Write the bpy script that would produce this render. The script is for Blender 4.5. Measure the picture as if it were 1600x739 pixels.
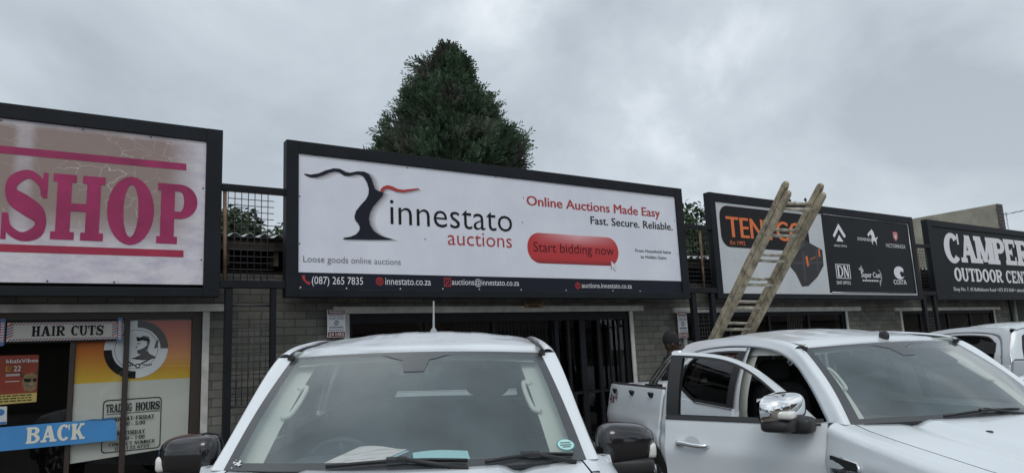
import bpy, bmesh, math, random
from mathutils import Vector, Matrix, noise as mnoise
random.seed(7)
R = math.radians
S = bpy.context.scene
for o in list(bpy.data.objects): bpy.data.objects.remove(o)
COL = S.collection

# ------------------------------------------------------------------ camera
cam = bpy.data.cameras.new('camera')
cam.sensor_fit = 'HORIZONTAL'; cam.sensor_width = 36.0
cam.lens = 36.0 * 1101.0 / 1600.0
cam.clip_start = 0.05; cam.clip_end = 2000
co = bpy.data.objects.new('camera', cam); COL.objects.link(co)
co.matrix_world = Matrix(((0.83515304, -0.05098463, -0.54764949, 0),
                          (-0.54814364, -0.15927525, -0.82107853, 0),
                          (-0.04536463, 0.98591681, -0.1609661, 1.70),
                          (0, 0, 0, 1)))
# rows above map camera axes (right, up, back) to the world
S.camera = co

# ------------------------------------------------------------------ sky, sun, exposure
SUN_EL, SUN_AZ = R(50), R(205)
world = bpy.data.worlds.new('World'); S.world = world; world.use_nodes = True
nt = world.node_tree; nt.nodes.clear()
def N(t, tree=None, **kw):
    n = (tree or nt).nodes.new(t)
    for k, v in kw.items(): setattr(n, k, v)
    return n
wo = N('ShaderNodeOutputWorld'); bg = N('ShaderNodeBackground'); bg.inputs[1].default_value = 0.1
sky = N('ShaderNodeTexSky'); sky.sky_type = 'NISHITA'; sky.sun_disc = False
sky.sun_elevation = SUN_EL; sky.sun_rotation = SUN_AZ
tc = N('ShaderNodeTexCoord')
sep = N('ShaderNodeSeparateXYZ'); nt.links.new(tc.outputs['Generated'], sep.inputs[0])
# project the view direction on a cloud layer: xy / (z + k)
mx = N('ShaderNodeMath', operation='MAXIMUM'); mx.inputs[1].default_value = 0.0; nt.links.new(sep.outputs[2], mx.inputs[0])
ad = N('ShaderNodeMath', operation='ADD'); ad.inputs[1].default_value = 0.42; nt.links.new(mx.outputs[0], ad.inputs[0])
dx = N('ShaderNodeMath', operation='DIVIDE'); nt.links.new(sep.outputs[0], dx.inputs[0]); nt.links.new(ad.outputs[0], dx.inputs[1])
dy = N('ShaderNodeMath', operation='DIVIDE'); nt.links.new(sep.outputs[1], dy.inputs[0]); nt.links.new(ad.outputs[0], dy.inputs[1])
cb = N('ShaderNodeCombineXYZ'); nt.links.new(dx.outputs[0], cb.inputs[0]); nt.links.new(dy.outputs[0], cb.inputs[1]); cb.inputs[2].default_value = 5.1
n1 = N('ShaderNodeTexNoise'); n1.inputs['Scale'].default_value = 1.15; n1.inputs['Detail'].default_value = 8; n1.inputs['Roughness'].default_value = 0.53
n1.inputs['Distortion'].default_value = 0.35
nt.links.new(cb.outputs[0], n1.inputs['Vector'])
cr = N('ShaderNodeValToRGB')
cr.color_ramp.elements[0].position = 0.39; cr.color_ramp.elements[0].color = (3.7, 4.2, 4.7, 1)
cr.color_ramp.elements[1].position = 0.60; cr.color_ramp.elements[1].color = (8.6, 9.05, 9.4, 1)
e = cr.color_ramp.elements.new(0.5); e.color = (5.3, 5.9, 6.45, 1)
nt.links.new(n1.outputs['Fac'], cr.inputs[0])
# overcast sky brightens a little toward the horizon
hz = N('ShaderNodeMapRange'); hz.inputs[1].default_value = 0.0; hz.inputs[2].default_value = 0.55; hz.inputs[3].default_value = 0.35; hz.inputs[4].default_value = 0.0
nt.links.new(mx.outputs[0], hz.inputs[0])
mh = N('ShaderNodeMix'); mh.data_type = 'RGBA'; nt.links.new(hz.outputs[0], mh.inputs[0]); nt.links.new(cr.outputs[0], mh.inputs[6]); mh.inputs[7].default_value = (6.2, 6.8, 7.3, 1)
mm = N('ShaderNodeMix'); mm.data_type = 'RGBA'; mm.inputs[0].default_value = 0.94
nt.links.new(sky.outputs[0], mm.inputs[6]); nt.links.new(mh.outputs[2], mm.inputs[7])
nt.links.new(mm.outputs[2], bg.inputs[0]); nt.links.new(bg.outputs[0], wo.inputs[0])

sl = bpy.data.lights.new('sun', 'SUN'); sl.energy = 0.7; sl.angle = R(25); sl.color = (1.0, 0.97, 0.93)
so = bpy.data.objects.new('sun', sl); COL.objects.link(so); so.location = (0, -10, 30)
sd = Vector((math.sin(SUN_AZ) * math.cos(SUN_EL), math.cos(SUN_AZ) * math.cos(SUN_EL), math.sin(SUN_EL)))
so.rotation_euler = sd.to_track_quat('Z', 'Y').to_euler()
S.view_settings.view_transform = 'Standard'; S.view_settings.look = 'None'
S.view_settings.exposure = 0.2; S.view_settings.gamma = 1.0; S.view_settings.use_curve_mapping = False
S.cycles.max_bounces = 8; S.cycles.transparent_max_bounces = 24; S.cycles.glossy_bounces = 4

# ------------------------------------------------------------------ materials
MATS = {}
def mat(name, color=(.5, .5, .5), rough=.5, metal=0., coat=0., spec=.5, var=None, bump=None):
    """principled material; var=(scale, amount[, dark colour]) adds noise colour variation, bump=(scale, strength)."""
    if name in MATS: return MATS[name]
    m = bpy.data.materials.new(name); m.use_nodes = True; t = m.node_tree
    p = t.nodes['Principled BSDF']
    p.inputs['Base Color'].default_value = (*color, 1); p.inputs['Roughness'].default_value = rough
    p.inputs['Metallic'].default_value = metal; p.inputs['Coat Weight'].default_value = coat; p.inputs['Coat Roughness'].default_value = .06
    p.inputs['Specular IOR Level'].default_value = spec
    if var or bump:
        c = N('ShaderNodeTexCoord', t)
    if var:
        n = N('ShaderNodeTexNoise', t); n.inputs['Scale'].default_value = var[0]; n.inputs['Detail'].default_value = 5; n.inputs['Roughness'].default_value = .65
        t.links.new(c.outputs['Object'], n.inputs['Vector'])
        r = N('ShaderNodeValToRGB', t); d = var[2] if len(var) > 2 else tuple(x * (1 - var[1]) for x in color)
        r.color_ramp.elements[0].position = .32; r.color_ramp.elements[1].position = .66
        r.color_ramp.elements[0].color = (*d, 1); r.color_ramp.elements[1].color = (*[min(1, x * (1 + var[1] * .35)) for x in color], 1)
        t.links.new(n.outputs['Fac'], r.inputs[0]); t.links.new(r.outputs[0], p.inputs['Base Color'])
    if bump:
        n = N('ShaderNodeTexNoise', t); n.inputs['Scale'].default_value = bump[0]; n.inputs['Detail'].default_value = 4
        t.links.new(c.outputs['Object'], n.inputs['Vector'])
        b = N('ShaderNodeBump', t); b.inputs['Strength'].default_value = bump[1]; b.inputs['Distance'].default_value = .01
        t.links.new(n.outputs['Fac'], b.inputs['Height']); t.links.new(b.outputs[0], p.inputs['Normal'])
    MATS[name] = m; return m

def glass(name, tint, base=.07, rough=.0, haze=0.0, hazecol=(.5, .55, .55)):
    """thin sheet: transparent + schlick glossy (+ a thin film of painted-in sky reflection)."""
    m = bpy.data.materials.new(name); m.use_nodes = True; t = m.node_tree; t.nodes.clear()
    o = N('ShaderNodeOutputMaterial', t); mixs = N('ShaderNodeMixShader', t)
    tr = N('ShaderNodeBsdfTransparent', t); tr.inputs[0].default_value = (*tint, 1)
    gl = N('ShaderNodeBsdfGlossy', t); gl.inputs['Roughness'].default_value = rough; gl.inputs[0].default_value = (1, 1, 1, 1)
    lw = N('ShaderNodeLayerWeight', t); lw.inputs[0].default_value = .5
    p5 = N('ShaderNodeMath', t, operation='POWER'); p5.inputs[1].default_value = 4.5; t.links.new(lw.outputs['Facing'], p5.inputs[0])
    ma = N('ShaderNodeMath', t, operation='MULTIPLY_ADD'); ma.inputs[1].default_value = 1 - base; ma.inputs[2].default_value = base
    t.links.new(p5.outputs[0], ma.inputs[0]); t.links.new(ma.outputs[0], mixs.inputs[0])
    body = tr
    if haze > 0:
        df = N('ShaderNodeBsdfDiffuse', t); df.inputs[0].default_value = (*hazecol, 1)
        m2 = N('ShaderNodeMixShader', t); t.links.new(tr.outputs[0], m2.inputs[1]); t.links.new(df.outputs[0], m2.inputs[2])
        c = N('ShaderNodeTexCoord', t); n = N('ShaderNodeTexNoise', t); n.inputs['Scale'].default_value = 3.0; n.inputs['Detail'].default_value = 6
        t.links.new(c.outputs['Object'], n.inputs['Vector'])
        mr = N('ShaderNodeMapRange', t); mr.inputs[1].default_value = .3; mr.inputs[2].default_value = .7; mr.inputs[3].default_value = haze * .6; mr.inputs[4].default_value = haze * 1.3
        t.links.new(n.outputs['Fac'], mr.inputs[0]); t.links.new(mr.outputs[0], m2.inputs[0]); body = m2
    t.links.new(body.outputs[0], mixs.inputs[1]); t.links.new(gl.outputs[0], mixs.inputs[2]); t.links.new(mixs.outputs[0], o.inputs[0])
    MATS[name] = m; return m

M_white = mat('white_car_paint', (.74, .79, .825), .26, coat=.6, var=(1.6, .05))
M_blackp = mat('black_plastic', (.018, .019, .02), .5)
M_gloss = mat('gloss_black', (.012, .012, .014), .12, coat=.6)
M_frit = mat('black_glass_edge', (.055, .06, .065), .22, coat=.4)
M_chrome = mat('chrome', (.86, .87, .88), .05, metal=1)
M_rubber = mat('rubber', (.02, .02, .02), .75, bump=(60, .3))
M_alloy = mat('alloy', (.55, .56, .58), .25, metal=1)
M_trim = mat('pale_trim', (.60, .62, .57), .8)
M_headl = mat('headliner', (.42, .43, .41), .9)
M_inter = mat('cabin_plastic', (.035, .037, .04), .6, bump=(90, .2))
M_seat = mat('seat_fabric', (.03, .032, .036), .85, bump=(140, .3))
M_lamp = mat('clear_lamp', (.72, .72, .68), .15, coat=.8)
M_red = mat('red_lamp', (.28, .012, .012), .15, coat=.8)
M_ws = glass('windscreen_glass', (.88, .92, .90), base=.115, haze=.12, hazecol=(.36, .56, .60))  # teal diffuse layer imitates the milky sky reflection
M_tint = glass('dark_tinted_glass', (.10, .105, .11), base=.05)
M_clear = glass('side_glass', (.6, .64, .63), base=.06)
M_shopgl = glass('shop_glass', (.56, .58, .57), base=.045)
M_barbgl = glass('barber_glass', (.86, .88, .87), base=.035)
M_frame = mat('charcoal_frame_paint', (.010, .0125, .017), .6, spec=.22, var=(2.2, .35), bump=(7, .25))
M_post = mat('charcoal_post_paint', (.009, .011, .014), .6, spec=.22, var=(5, .4))
M_rust = mat('rusty_pipe', (.20, .13, .08), .8, var=(9, .6, (.06, .035, .02)))
M_wire = mat('mesh_wire', (.03, .03, .032), .6)
M_brown = mat('brown_window_frame', (.035, .025, .02), .5)
M_black_ink = mat('black_ink', (.008, .008, .010), .6, spec=.25)
M_white_ink = mat('white_ink', (.74, .75, .78), .6)
M_grey_ink = mat('grey_ink', (.16, .15, .19), .6)
M_red_ink = mat('red_ink', (.42, .032, .03), .6)
M_navy_ink = mat('navy_ink', (.013, .014, .026), .6, spec=.22)
M_orange = mat('orange_ink', (.72, .17, .045), .6)
M_pink = mat('magenta_ink', (.34, .018, .105), .6, var=(3.5, .3))
M_crimson = mat('crimson_ink', (.36, .02, .06), .6, var=(3.5, .25))

def nodes_mat(name, rough=.6):
    m = bpy.data.materials.new(name); m.use_nodes = True; p = m.node_tree.nodes['Principled BSDF']; p.inputs['Roughness'].default_value = rough
    MATS[name] = m; return m, m.node_tree, p

def brick_mat():
    m, t, p = nodes_mat('painted_brick', .85)
    c = N('ShaderNodeTexCoord', t); s = N('ShaderNodeSeparateXYZ', t); t.links.new(c.outputs['Object'], s.inputs[0])
    add = N('ShaderNodeMath', t, operation='ADD'); t.links.new(s.outputs[0], add.inputs[0]); t.links.new(s.outputs[1], add.inputs[1])
    cc = N('ShaderNodeCombineXYZ', t); t.links.new(add.outputs[0], cc.inputs[0]); t.links.new(s.outputs[2], cc.inputs[1])
    b = N('ShaderNodeTexBrick', t); t.links.new(cc.outputs[0], b.inputs['Vector'])
    b.inputs['Scale'].default_value = 1.0; b.inputs['Brick Width'].default_value = .234; b.inputs['Row Height'].default_value = .086
    b.inputs['Mortar Size'].default_value = .0055; b.inputs['Mortar Smooth'].default_value = .3; b.inputs['Bias'].default_value = 0
    b.inputs['Color1'].default_value = (.105, .107, .092, 1); b.inputs['Color2'].default_value = (.165, .162, .140, 1); b.inputs['Mortar'].default_value = (.07, .07, .062, 1)
    n = N('ShaderNodeTexNoise', t); n.inputs['Scale'].default_value = 1.7; n.inputs['Detail'].default_value = 7; n.inputs['Roughness'].default_value = .7
    t.links.new(c.outputs['Object'], n.inputs['Vector'])
    mr = N('ShaderNodeMapRange', t); mr.inputs[1].default_value = .3; mr.inputs[2].default_value = .7; mr.inputs[3].default_value = .55; mr.inputs[4].default_value = 1.3
    t.links.new(n.outputs['Fac'], mr.inputs[0])
    mu = N('ShaderNodeMix', t); mu.data_type = 'RGBA'; mu.blend_type = 'MULTIPLY'; mu.inputs[0].default_value = 1
    t.links.new(b.outputs['Color'], mu.inputs[6]); t.links.new(mr.outputs[0], mu.inputs[7]); t.links.new(mu.outputs[2], p.inputs['Base Color'])
    n2 = N('ShaderNodeTexNoise', t); n2.inputs['Scale'].default_value = 40; t.links.new(c.outputs['Object'], n2.inputs['Vector'])
    sb = N('ShaderNodeMath', t, operation='MULTIPLY_ADD'); sb.inputs[1].default_value = .15; t.links.new(n2.outputs['Fac'], sb.inputs[0])
    inv = N('ShaderNodeMath', t, operation='SUBTRACT'); inv.inputs[0].default_value = 1; t.links.new(b.outputs['Fac'], inv.inputs[1]); t.links.new(inv.outputs[0], sb.inputs[2])
    bu = N('ShaderNodeBump', t); bu.inputs['Strength'].default_value = .7; bu.inputs['Distance'].default_value = .008
    t.links.new(sb.outputs[0], bu.inputs['Height']); t.links.new(bu.outputs[0], p.inputs['Normal'])
    return m
M_brick = brick_mat()

def paver_mat():
    m, t, p = nodes_mat('lot_pavers', .8)
    c = N('ShaderNodeTexCoord', t); b = N('ShaderNodeTexBrick', t); t.links.new(c.outputs['Object'], b.inputs['Vector'])
    b.inputs['Scale'].default_value = 1; b.inputs['Brick Width'].default_value = .2; b.inputs['Row Height'].default_value = .1; b.inputs['Mortar Size'].default_value = .004
    b.inputs['Color1'].default_value = (.16, .125, .105, 1); b.inputs['Color2'].default_value = (.20, .16, .14, 1); b.inputs['Mortar'].default_value = (.07, .065, .06, 1)
    n = N('ShaderNodeTexNoise', t); n.inputs['Scale'].default_value = .6; n.inputs['Detail'].default_value = 6; t.links.new(c.outputs['Object'], n.inputs['Vector'])
    mu = N('ShaderNodeMix', t); mu.data_type = 'RGBA'; mu.blend_type = 'MULTIPLY'; mu.inputs[0].default_value = .6
    t.links.new(b.outputs['Color'], mu.inputs[6]); t.links.new(n.outputs['Fac'], mu.inputs[7]); t.links.new(mu.outputs[2], p.inputs['Base Color'])
    bu = N('ShaderNodeBump', t); bu.inputs['Strength'].default_value = .4; bu.inputs['Distance'].default_value = .005; bu.invert = True
    t.links.new(b.outputs['Fac'], bu.inputs['Height']); t.links.new(bu.outputs[0], p.inputs['Normal'])
    return m
M_paver = paver_mat()
M_conc = mat('pavement_concrete', (.26, .25, .235), .85, var=(2, .3), bump=(30, .3))
M_lintel = mat('white_painted_concrete', (.52, .52, .49), .8, var=(6, .28), bump=(25, .4))
M_fire = mat('plastered_block', (.30, .29, .235), .9, var=(2.5, .3), bump=(14, .6))
M_block = mat('dark_block', (.10, .09, .085), .9, var=(8, .4))
M_tin = mat('galvanised_sheet', (.62, .64, .64), .45, metal=.0, var=(3, .2))
M_timber = mat('old_timber', (.16, .13, .10), .85, var=(6, .5))
M_dkboard = mat('dark_boards', (.022, .02, .019), .8, var=(4, .5))
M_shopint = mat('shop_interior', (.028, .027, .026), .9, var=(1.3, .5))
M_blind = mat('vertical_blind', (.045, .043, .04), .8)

# ------------------------------------------------------------------ mesh builder
class MB:
    def __init__(s): s.v = []; s.f = []; s.m = []; s.sm = []
    def add(s, vs, fs, mi=0, smooth=False):
        b = len(s.v); s.v += [tuple(v) for v in vs]
        for f in fs: s.f.append([b + i for i in f]); s.m.append(mi); s.sm.append(smooth)
        return s
    def box(s, x0, x1, y0, y1, z0, z1, mi=0):
        v = [(x, y, z) for x in (x0, x1) for y in (y0, y1) for z in (z0, z1)]
        return s.add(v, [(0, 1, 3, 2), (4, 6, 7, 5), (0, 4, 5, 1), (2, 3, 7, 6), (0, 2, 6, 4), (1, 5, 7, 3)], mi)
    def obox(s, c, ax, ay, az, mi=0):
        c, ax, ay, az = map(Vector, (c, ax, ay, az))
        v = [c + ax * i + ay * j + az * k for i in (-1, 1) for j in (-1, 1) for k in (-1, 1)]
        return s.add(v, [(0, 1, 3, 2), (4, 6, 7, 5), (0, 4, 5, 1), (2, 3, 7, 6), (0, 2, 6, 4), (1, 5, 7, 3)], mi)
    def grid(s, fn, nu, nv, mi=0, smooth=True, mf=None):
        b = len(s.v)
        for i in range(nu + 1):
            for j in range(nv + 1): s.v.append(tuple(fn(i / nu, j / nv)))
        for i in range(nu):
            for j in range(nv):
                a = b + i * (nv + 1) + j
                s.f.append([a, a + nv + 1, a + nv + 2, a + 1]); s.sm.append(smooth)
                s.m.append(mf((i + .5) / nu, (j + .5) / nv) if mf else mi)
        return s
    def tube(s, pts, r, n=8, mi=0, cap=True, closed=False):
        pts = [Vector(p) for p in pts]; rr = r if isinstance(r, (list, tuple)) else [r] * len(pts)
        b = len(s.v); k = len(pts); up = None
        for i, p in enumerate(pts):
            if closed: d = pts[(i + 1) % k] - pts[i - 1]
            else: d = pts[min(i + 1, k - 1)] - pts[max(i - 1, 0)]
            d.normalize()
            if up is None: up = Vector((0, 0, 1)) if abs(d.z) < .9 else Vector((1, 0, 0))
            x = d.cross(up).normalized(); y = x.cross(d).normalized(); up = y
            for a in range(n):
                t = 2 * math.pi * a / n; s.v.append(tuple(p + (x * math.cos(t) + y * math.sin(t)) * rr[i]))
        for i in range(k if closed else k - 1):
            i2 = (i + 1) % k
            for a in range(n):
                a2 = (a + 1) % n
                s.f.append([b + i * n + a, b + i * n + a2, b + i2 * n + a2, b + i2 * n + a]); s.m.append(mi); s.sm.append(True)
        if cap and not closed:
            s.f.append([b + a for a in range(n)][::-1]); s.f.append([b + (k - 1) * n + a for a in range(n)]); s.m += [mi, mi]; s.sm += [False, False]
        return s
    def disc(s, c, axis, r, n=20, mi=0):
        c = Vector(c); ax = Vector(axis).normalized(); x = ax.orthogonal().normalized(); y = ax.cross(x)
        return s.add([c + (x * math.cos(2 * math.pi * i / n) + y * math.sin(2 * math.pi * i / n)) * r for i in range(n)], [list(range(n))], mi)
    def lathe(s, c, axis, prof, n=24, mi=0, smooth=True):
        """prof: list of (distance along axis, radius)"""
        c = Vector(c); ax = Vector(axis).normalized(); x = ax.orthogonal().normalized(); y = ax.cross(x); b = len(s.v)
        for (d, r) in prof:
            for a in range(n):
                t = 2 * math.pi * a / n; s.v.append(tuple(c + ax * d + (x * math.cos(t) + y * math.sin(t)) * r))
        for i in range(len(prof) - 1):
            for a in range(n):
                a2 = (a + 1) % n
                s.f.append([b + i * n + a, b + i * n + a2, b + (i + 1) * n + a2, b + (i + 1) * n + a]); s.m.append(mi); s.sm.append(smooth)
        return s
    def superell(s, c, r, e=4, n=24, mi=0):
        c = Vector(c)
        def sg(x, p): return math.copysign(abs(x) ** p, x)
        def fn(u, v):
            a = 2 * math.pi * u; b = math.pi * (v - .5) * .998; p = 2 / e
            return c + Vector((r[0] * sg(math.cos(b), p) * sg(math.cos(a), p), r[1] * sg(math.cos(b), p) * sg(math.sin(a), p), r[2] * sg(math.sin(b), p)))
        return s.grid(fn, n, n // 2, mi)
    def prism(s, poly, y0, y1, mi=0):
        """polygon in XZ extruded along Y"""
        n = len(poly); v = [(x, y0, z) for x, z in poly] + [(x, y1, z) for x, z in poly]
        f = [list(range(n)), list(range(n, 2 * n))[::-1]] + [[i, (i + 1) % n, n + (i + 1) % n, n + i] for i in range(n)]
        return s.add(v, f, mi)
    def build(s, name, mats, parent=None, loc=None, rot=None, shift=None, weld=False):
        me = bpy.data.meshes.new(name)
        vs = s.v if shift is None else [(x - shift[0], y - shift[1], z - shift[2]) for x, y, z in s.v]
        me.from_pydata(vs, [], s.f); me.validate(verbose=False)
        for m in (mats if isinstance(mats, (list, tuple)) else [mats]): me.materials.append(m)
        if len(me.polygons) == len(s.m):
            me.polygons.foreach_set('material_index', s.m); me.polygons.foreach_set('use_smooth', s.sm)
        if weld:
            bm = bmesh.new(); bm.from_mesh(me); bmesh.ops.remove_doubles(bm, verts=bm.verts, dist=.0004); bmesh.ops.recalc_face_normals(bm, faces=bm.faces); bm.to_mesh(me); bm.free()
        me.update()
        o = bpy.data.objects.new(name, me); COL.objects.link(o)
        if parent: o.parent = parent
        if loc: o.location = loc
        if rot: o.rotation_euler = rot
        return o

def tag(o, label, cat, group=None, kind=None):
    o['label'] = label
    if cat: o['category'] = cat
    if group: o['group'] = group
    if kind: o['kind'] = kind
    return o
def thing(name, label, cat, loc=(0, 0, 0), rz=0, group=None):
    o = bpy.data.objects.new(name, None); COL.objects.link(o); o.location = loc; o.rotation_euler = (0, 0, rz); o.empty_display_size = .2
    return tag(o, label, cat, group)
def struct(o): o['kind'] = 'structure'; return o
def bevel(o, w, seg=2, ang=35):
    b = o.modifiers.new('bevel', 'BEVEL'); b.width = w; b.segments = seg; b.limit_method = 'ANGLE'; b.angle_limit = R(ang); return o
def smooth01(t): t = max(0., min(1., t)); return t * t * (3 - 2 * t)
def lerp(a, b, t): return a + (b - a) * t
def interp(x, tab):
    if x <= tab[0][0]: return tab[0][1]
    for (a, b), (c, d) in zip(tab, tab[1:]):
        if x <= c: return b + (d - b) * (x - a) / (c - a)
    return tab[-1][1]
def crom(pts, n=8):
    out = []; P = [Vector(p) for p in pts]
    for i in range(len(P) - 1):
        p0 = P[max(i - 1, 0)]; p1 = P[i]; p2 = P[i + 1]; p3 = P[min(i + 2, len(P) - 1)]
        for k in range(n):
            t = k / n
            out.append(.5 * ((2 * p1) + (p2 - p0) * t + (2 * p0 - 5 * p1 + 4 * p2 - p3) * t * t + (3 * p1 - p0 - 3 * p2 + p3) * t ** 3))
    out.append(P[-1]); return out

# ------------------------------------------------------------------ lettering
def font_mesh(txt, bold=0.0, res=3):
    cu = bpy.data.curves.new('lettering', 'FONT'); cu.body = txt; cu.size = 1; cu.offset = bold; cu.resolution_u = res; cu.fill_mode = 'FRONT'
    o = bpy.data.objects.new('lettering', cu); COL.objects.link(o)
    dg = bpy.context.evaluated_depsgraph_get(); dg.update()
    me = bpy.data.meshes.new_from_object(o.evaluated_get(dg))
    bpy.data.objects.remove(o); bpy.data.curves.remove(cu)
    vs = [(v.co.x, v.co.y) for v in me.vertices]; fs = [list(p.vertices) for p in me.polygons]
    bpy.data.meshes.remove(me); return vs, fs
CAP = None
def cap_height():
    global CAP
    if CAP is None:
        v, f = font_mesh('H'); CAP = max(p[1] for p in v) - min(p[1] for p in v)
    return CAP
def put_text(mb, txt, x0, x1, z0, cap, y, bold=0.0, mi=0, slope=0.0):
    """front facing text (towards -Y) from x0 to x1, baseline z0, capital height cap, standing in plane y"""
    if bold > 0:
        for i in range(-2, 3): put_text(mb, txt, x0 + i * .25 * bold * cap * 2, x1 + i * .25 * bold * cap * 2, z0, cap, y - .00012 * (i + 2), 0, mi, slope)
        return
    vs, fs = font_mesh(txt, bold); a = min(v[0] for v in vs); b = max(v[0] for v in vs); k = (x1 - x0) / (b - a); kz = cap / cap_height()
    mb.add([(x0 + (v[0] - a) * k, y, z0 + v[1] * kz + slope * (v[0] - a) * k) for v in vs], fs, mi)

class Slab:
    """fat slab-serif letters built from strokes; every stroke sits a hair above the one before"""
    def __init__(s, mb, T=.26, t=.11, sr=.09, mi=0): s.mb = mb; s.T = T; s.t = t; s.sr = sr; s.mi = mi; s.k = 0
    def poly(s, pts):
        s.k += 1
        s.mb.add([(s.ox + p[0] * s.sx, s.y - .00012 * s.k, s.oz + p[1] * s.sz) for p in pts], [list(range(len(pts)))], s.mi)
    def rect(s, x0, x1, y0, y1): s.poly([(x0, y0), (x1, y0), (x1, y1), (x0, y1)])
    def stem(s, x, y0=0, y1=1, T=None, sf=(1, 1)):
        T = T or s.T; s.rect(x - T / 2, x + T / 2, y0, y1)
        if sf[0]: s.rect(x - T / 2 - s.sr, x + T / 2 + s.sr, y0, y0 + s.t)
        if sf[1]: s.rect(x - T / 2 - s.sr, x + T / 2 + s.sr, y1 - s.t, y1)
    def ring(s, cx, cy, rx, ry, a0=0, a1=360, T=None, t=None, n=28):
        T = T or s.T; t = t or s.t; s.k += 1
        o = []; i_ = []
        for j in range(n + 1):
            a = R(a0 + (a1 - a0) * j / n); c, d = math.cos(a), math.sin(a)
            o.append((cx + rx * c, cy + ry * d)); i_.append((cx + (rx - T) * c, cy + (ry - t) * d))
        v = [(s.ox + p[0] * s.sx, s.y - .00012 * s.k, s.oz + p[1] * s.sz) for p in o + i_]; m = n + 1
        s.mb.add(v, [[j, j + 1, m + j + 1, m + j] for j in range(n)], s.mi)
    def diag(s, x0, y0, x1, y1, T=None):
        T = (T or s.T) / 2; s.poly([(x0 - T, y0), (x0 + T, y0), (x1 + T, y1), (x1 - T, y1)])
    def stroke(s, pts, ws):
        P = crom([(p[0], p[1], w) for p, w in zip(pts, ws)], 8); L = []; Q = []; s.k += 1
        for i, p in enumerate(P):
            d = (P[min(i + 1, len(P) - 1)] - P[max(i - 1, 0)]); d.z = 0; d.normalize(); n = Vector((-d.y, d.x, 0)) * p.z / 2
            L.append((p.x + n.x, p.y + n.y)); Q.append((p.x - n.x, p.y - n.y))
        m = len(P); s.mb.add([(s.ox + p[0] * s.sx, s.y - .00012 * s.k, s.oz + p[1] * s.sz) for p in L + Q], [[j, j + 1, m + j + 1, m + j] for j in range(m - 1)], s.mi)
    def glyph(s, ch):
        T, t, sr = s.T, s.t, s.sr; L = sr + T / 2
        if ch == 'H': s.stem(L); s.stem(1 - L); s.rect(L, 1 - L, .5 - t / 2, .5 + t / 2)
        elif ch == 'I': s.stem(.5)
        elif ch == 'O': s.ring(.5, .5, .5, .515)
        elif ch == 'P' or ch == 'R':
            s.stem(L); s.rect(L, .55, 1 - t, 1); s.rect(L, .55, .42, .42 + t); s.ring(.55, .71, .45, .29, -90, 90)
            if ch == 'R': s.diag(.86, 0, .52, .46); s.rect(.70, 1.06, 0, t)
        elif ch == 'B':
            s.stem(L); s.rect(L, .55, 1 - t, 1); s.rect(L, .55, .49, .49 + t); s.rect(L, .55, 0, t); s.ring(.55, .75, .40, .25, -90, 90); s.ring(.55, .275, .45, .275, -90, 90)
        elif ch == 'D': s.stem(L); s.rect(L, .45, 1 - t, 1); s.rect(L, .45, 0, t); s.ring(.45, .5, .55, .5, -90, 90)
        elif ch in 'CG':
            s.ring(.5, .5, .5, .515, 42, 318); s.rect(.84, .94, .64, 1.0)
            if ch == 'G': s.rect(.64, .92, .1, .46); s.rect(.52, 1.02, .40, .40 + t)
        elif ch == 'A':
            s.diag(.17, 0, .47, 1, T * .55); s.diag(.80, 0, .50, 1, T); s.rect(.26, .72, .27, .27 + t); s.rect(0, .38, 0, t); s.rect(.58, 1.04, 0, t)
        elif ch == 'M':
            s.stem(.12, T=T * .7); s.stem(.88, T=T); s.diag(.5, .06, .2, 1, T * .8); s.diag(.5, .06, .8, 1, T * .5)
        elif ch == 'N': s.stem(.16, T=T * .6); s.stem(.84, T=T * .6, sf=(0, 1)); s.diag(.80, 0, .2, 1, T * 1.1)
        elif ch in 'EF':
            s.stem(L); s.rect(L, .92, 1 - t, 1); s.rect(.80, .92, .70, 1); s.rect(L, .66, .5 - t / 2, .5 + t / 2); s.rect(.58, .66, .36, .64)
            if ch == 'E': s.rect(L, .95, 0, t); s.rect(.83, .95, 0, .32)
        elif ch == 'K': s.stem(L); s.diag(.36, .36, .80, 1, T * .6); s.diag(.84, 0, .48, .60, T); s.rect(.62, 1, 1 - t, 1); s.rect(.64, 1.06, 0, t)
        elif ch == 'U': s.stem(.2, .34, 1, sf=(0, 1)); s.stem(.82, .34, 1, T=T * .65, sf=(0, 1)); s.ring(.5, .36, .43, .375, 180, 360, T=T * .85)
        elif ch == 'T': s.stem(.5, sf=(1, 0)); s.rect(.02, .98, 1 - t, 1); s.rect(.02, .13, .68, 1); s.rect(.87, .98, .68, 1)
        elif ch == 'Y': s.stem(.5, 0, .45, sf=(1, 0)); s.diag(.5, .42, .18, 1, T * .9); s.diag(.5, .42, .84, 1, T * .6); s.rect(0, .36, 1 - t, 1); s.rect(.64, 1, 1 - t, 1)
        elif ch == 'S':
            s.stroke([(.86, .66), (.80, .84), (.52, .955), (.20, .82), (.22, .62), (.50, .50), (.80, .36), (.80, .15), (.48, .045), (.18, .15), (.10, .36)],
                     [.10, .13, .13, .22, .26, .29, .26, .22, .13, .13, .10])
            s.rect(.84, .95, .62, 1.0); s.rect(.02, .13, 0, .38)
        elif ch == '-': s.rect(.2, .8, .42, .56)
        elif ch == ':': s.rect(.35, .65, .1, .34); s.rect(.35, .65, .55, .8)
    WID = {'I': .5, 'M': 1.25, ' ': .45, '-': .7, ':': .4, 'A': 1.05, 'O': .98}
    def text(s, txt, x0, x1, z0, cap, y, gap=.07):
        tot = sum(s.WID.get(c, .92) for c in txt) + gap * (len(txt) - 1); u = (x1 - x0) / tot; x = x0; s.y = y; s.oz = z0; s.sz = cap
        for c in txt:
            w = s.WID.get(c, .92) * u; s.ox = x; s.sx = w
            if c == 'I': s.sx = w * 1.6; s.ox = x - w * .3
            s.glyph(c); x += w + gap * u
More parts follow.
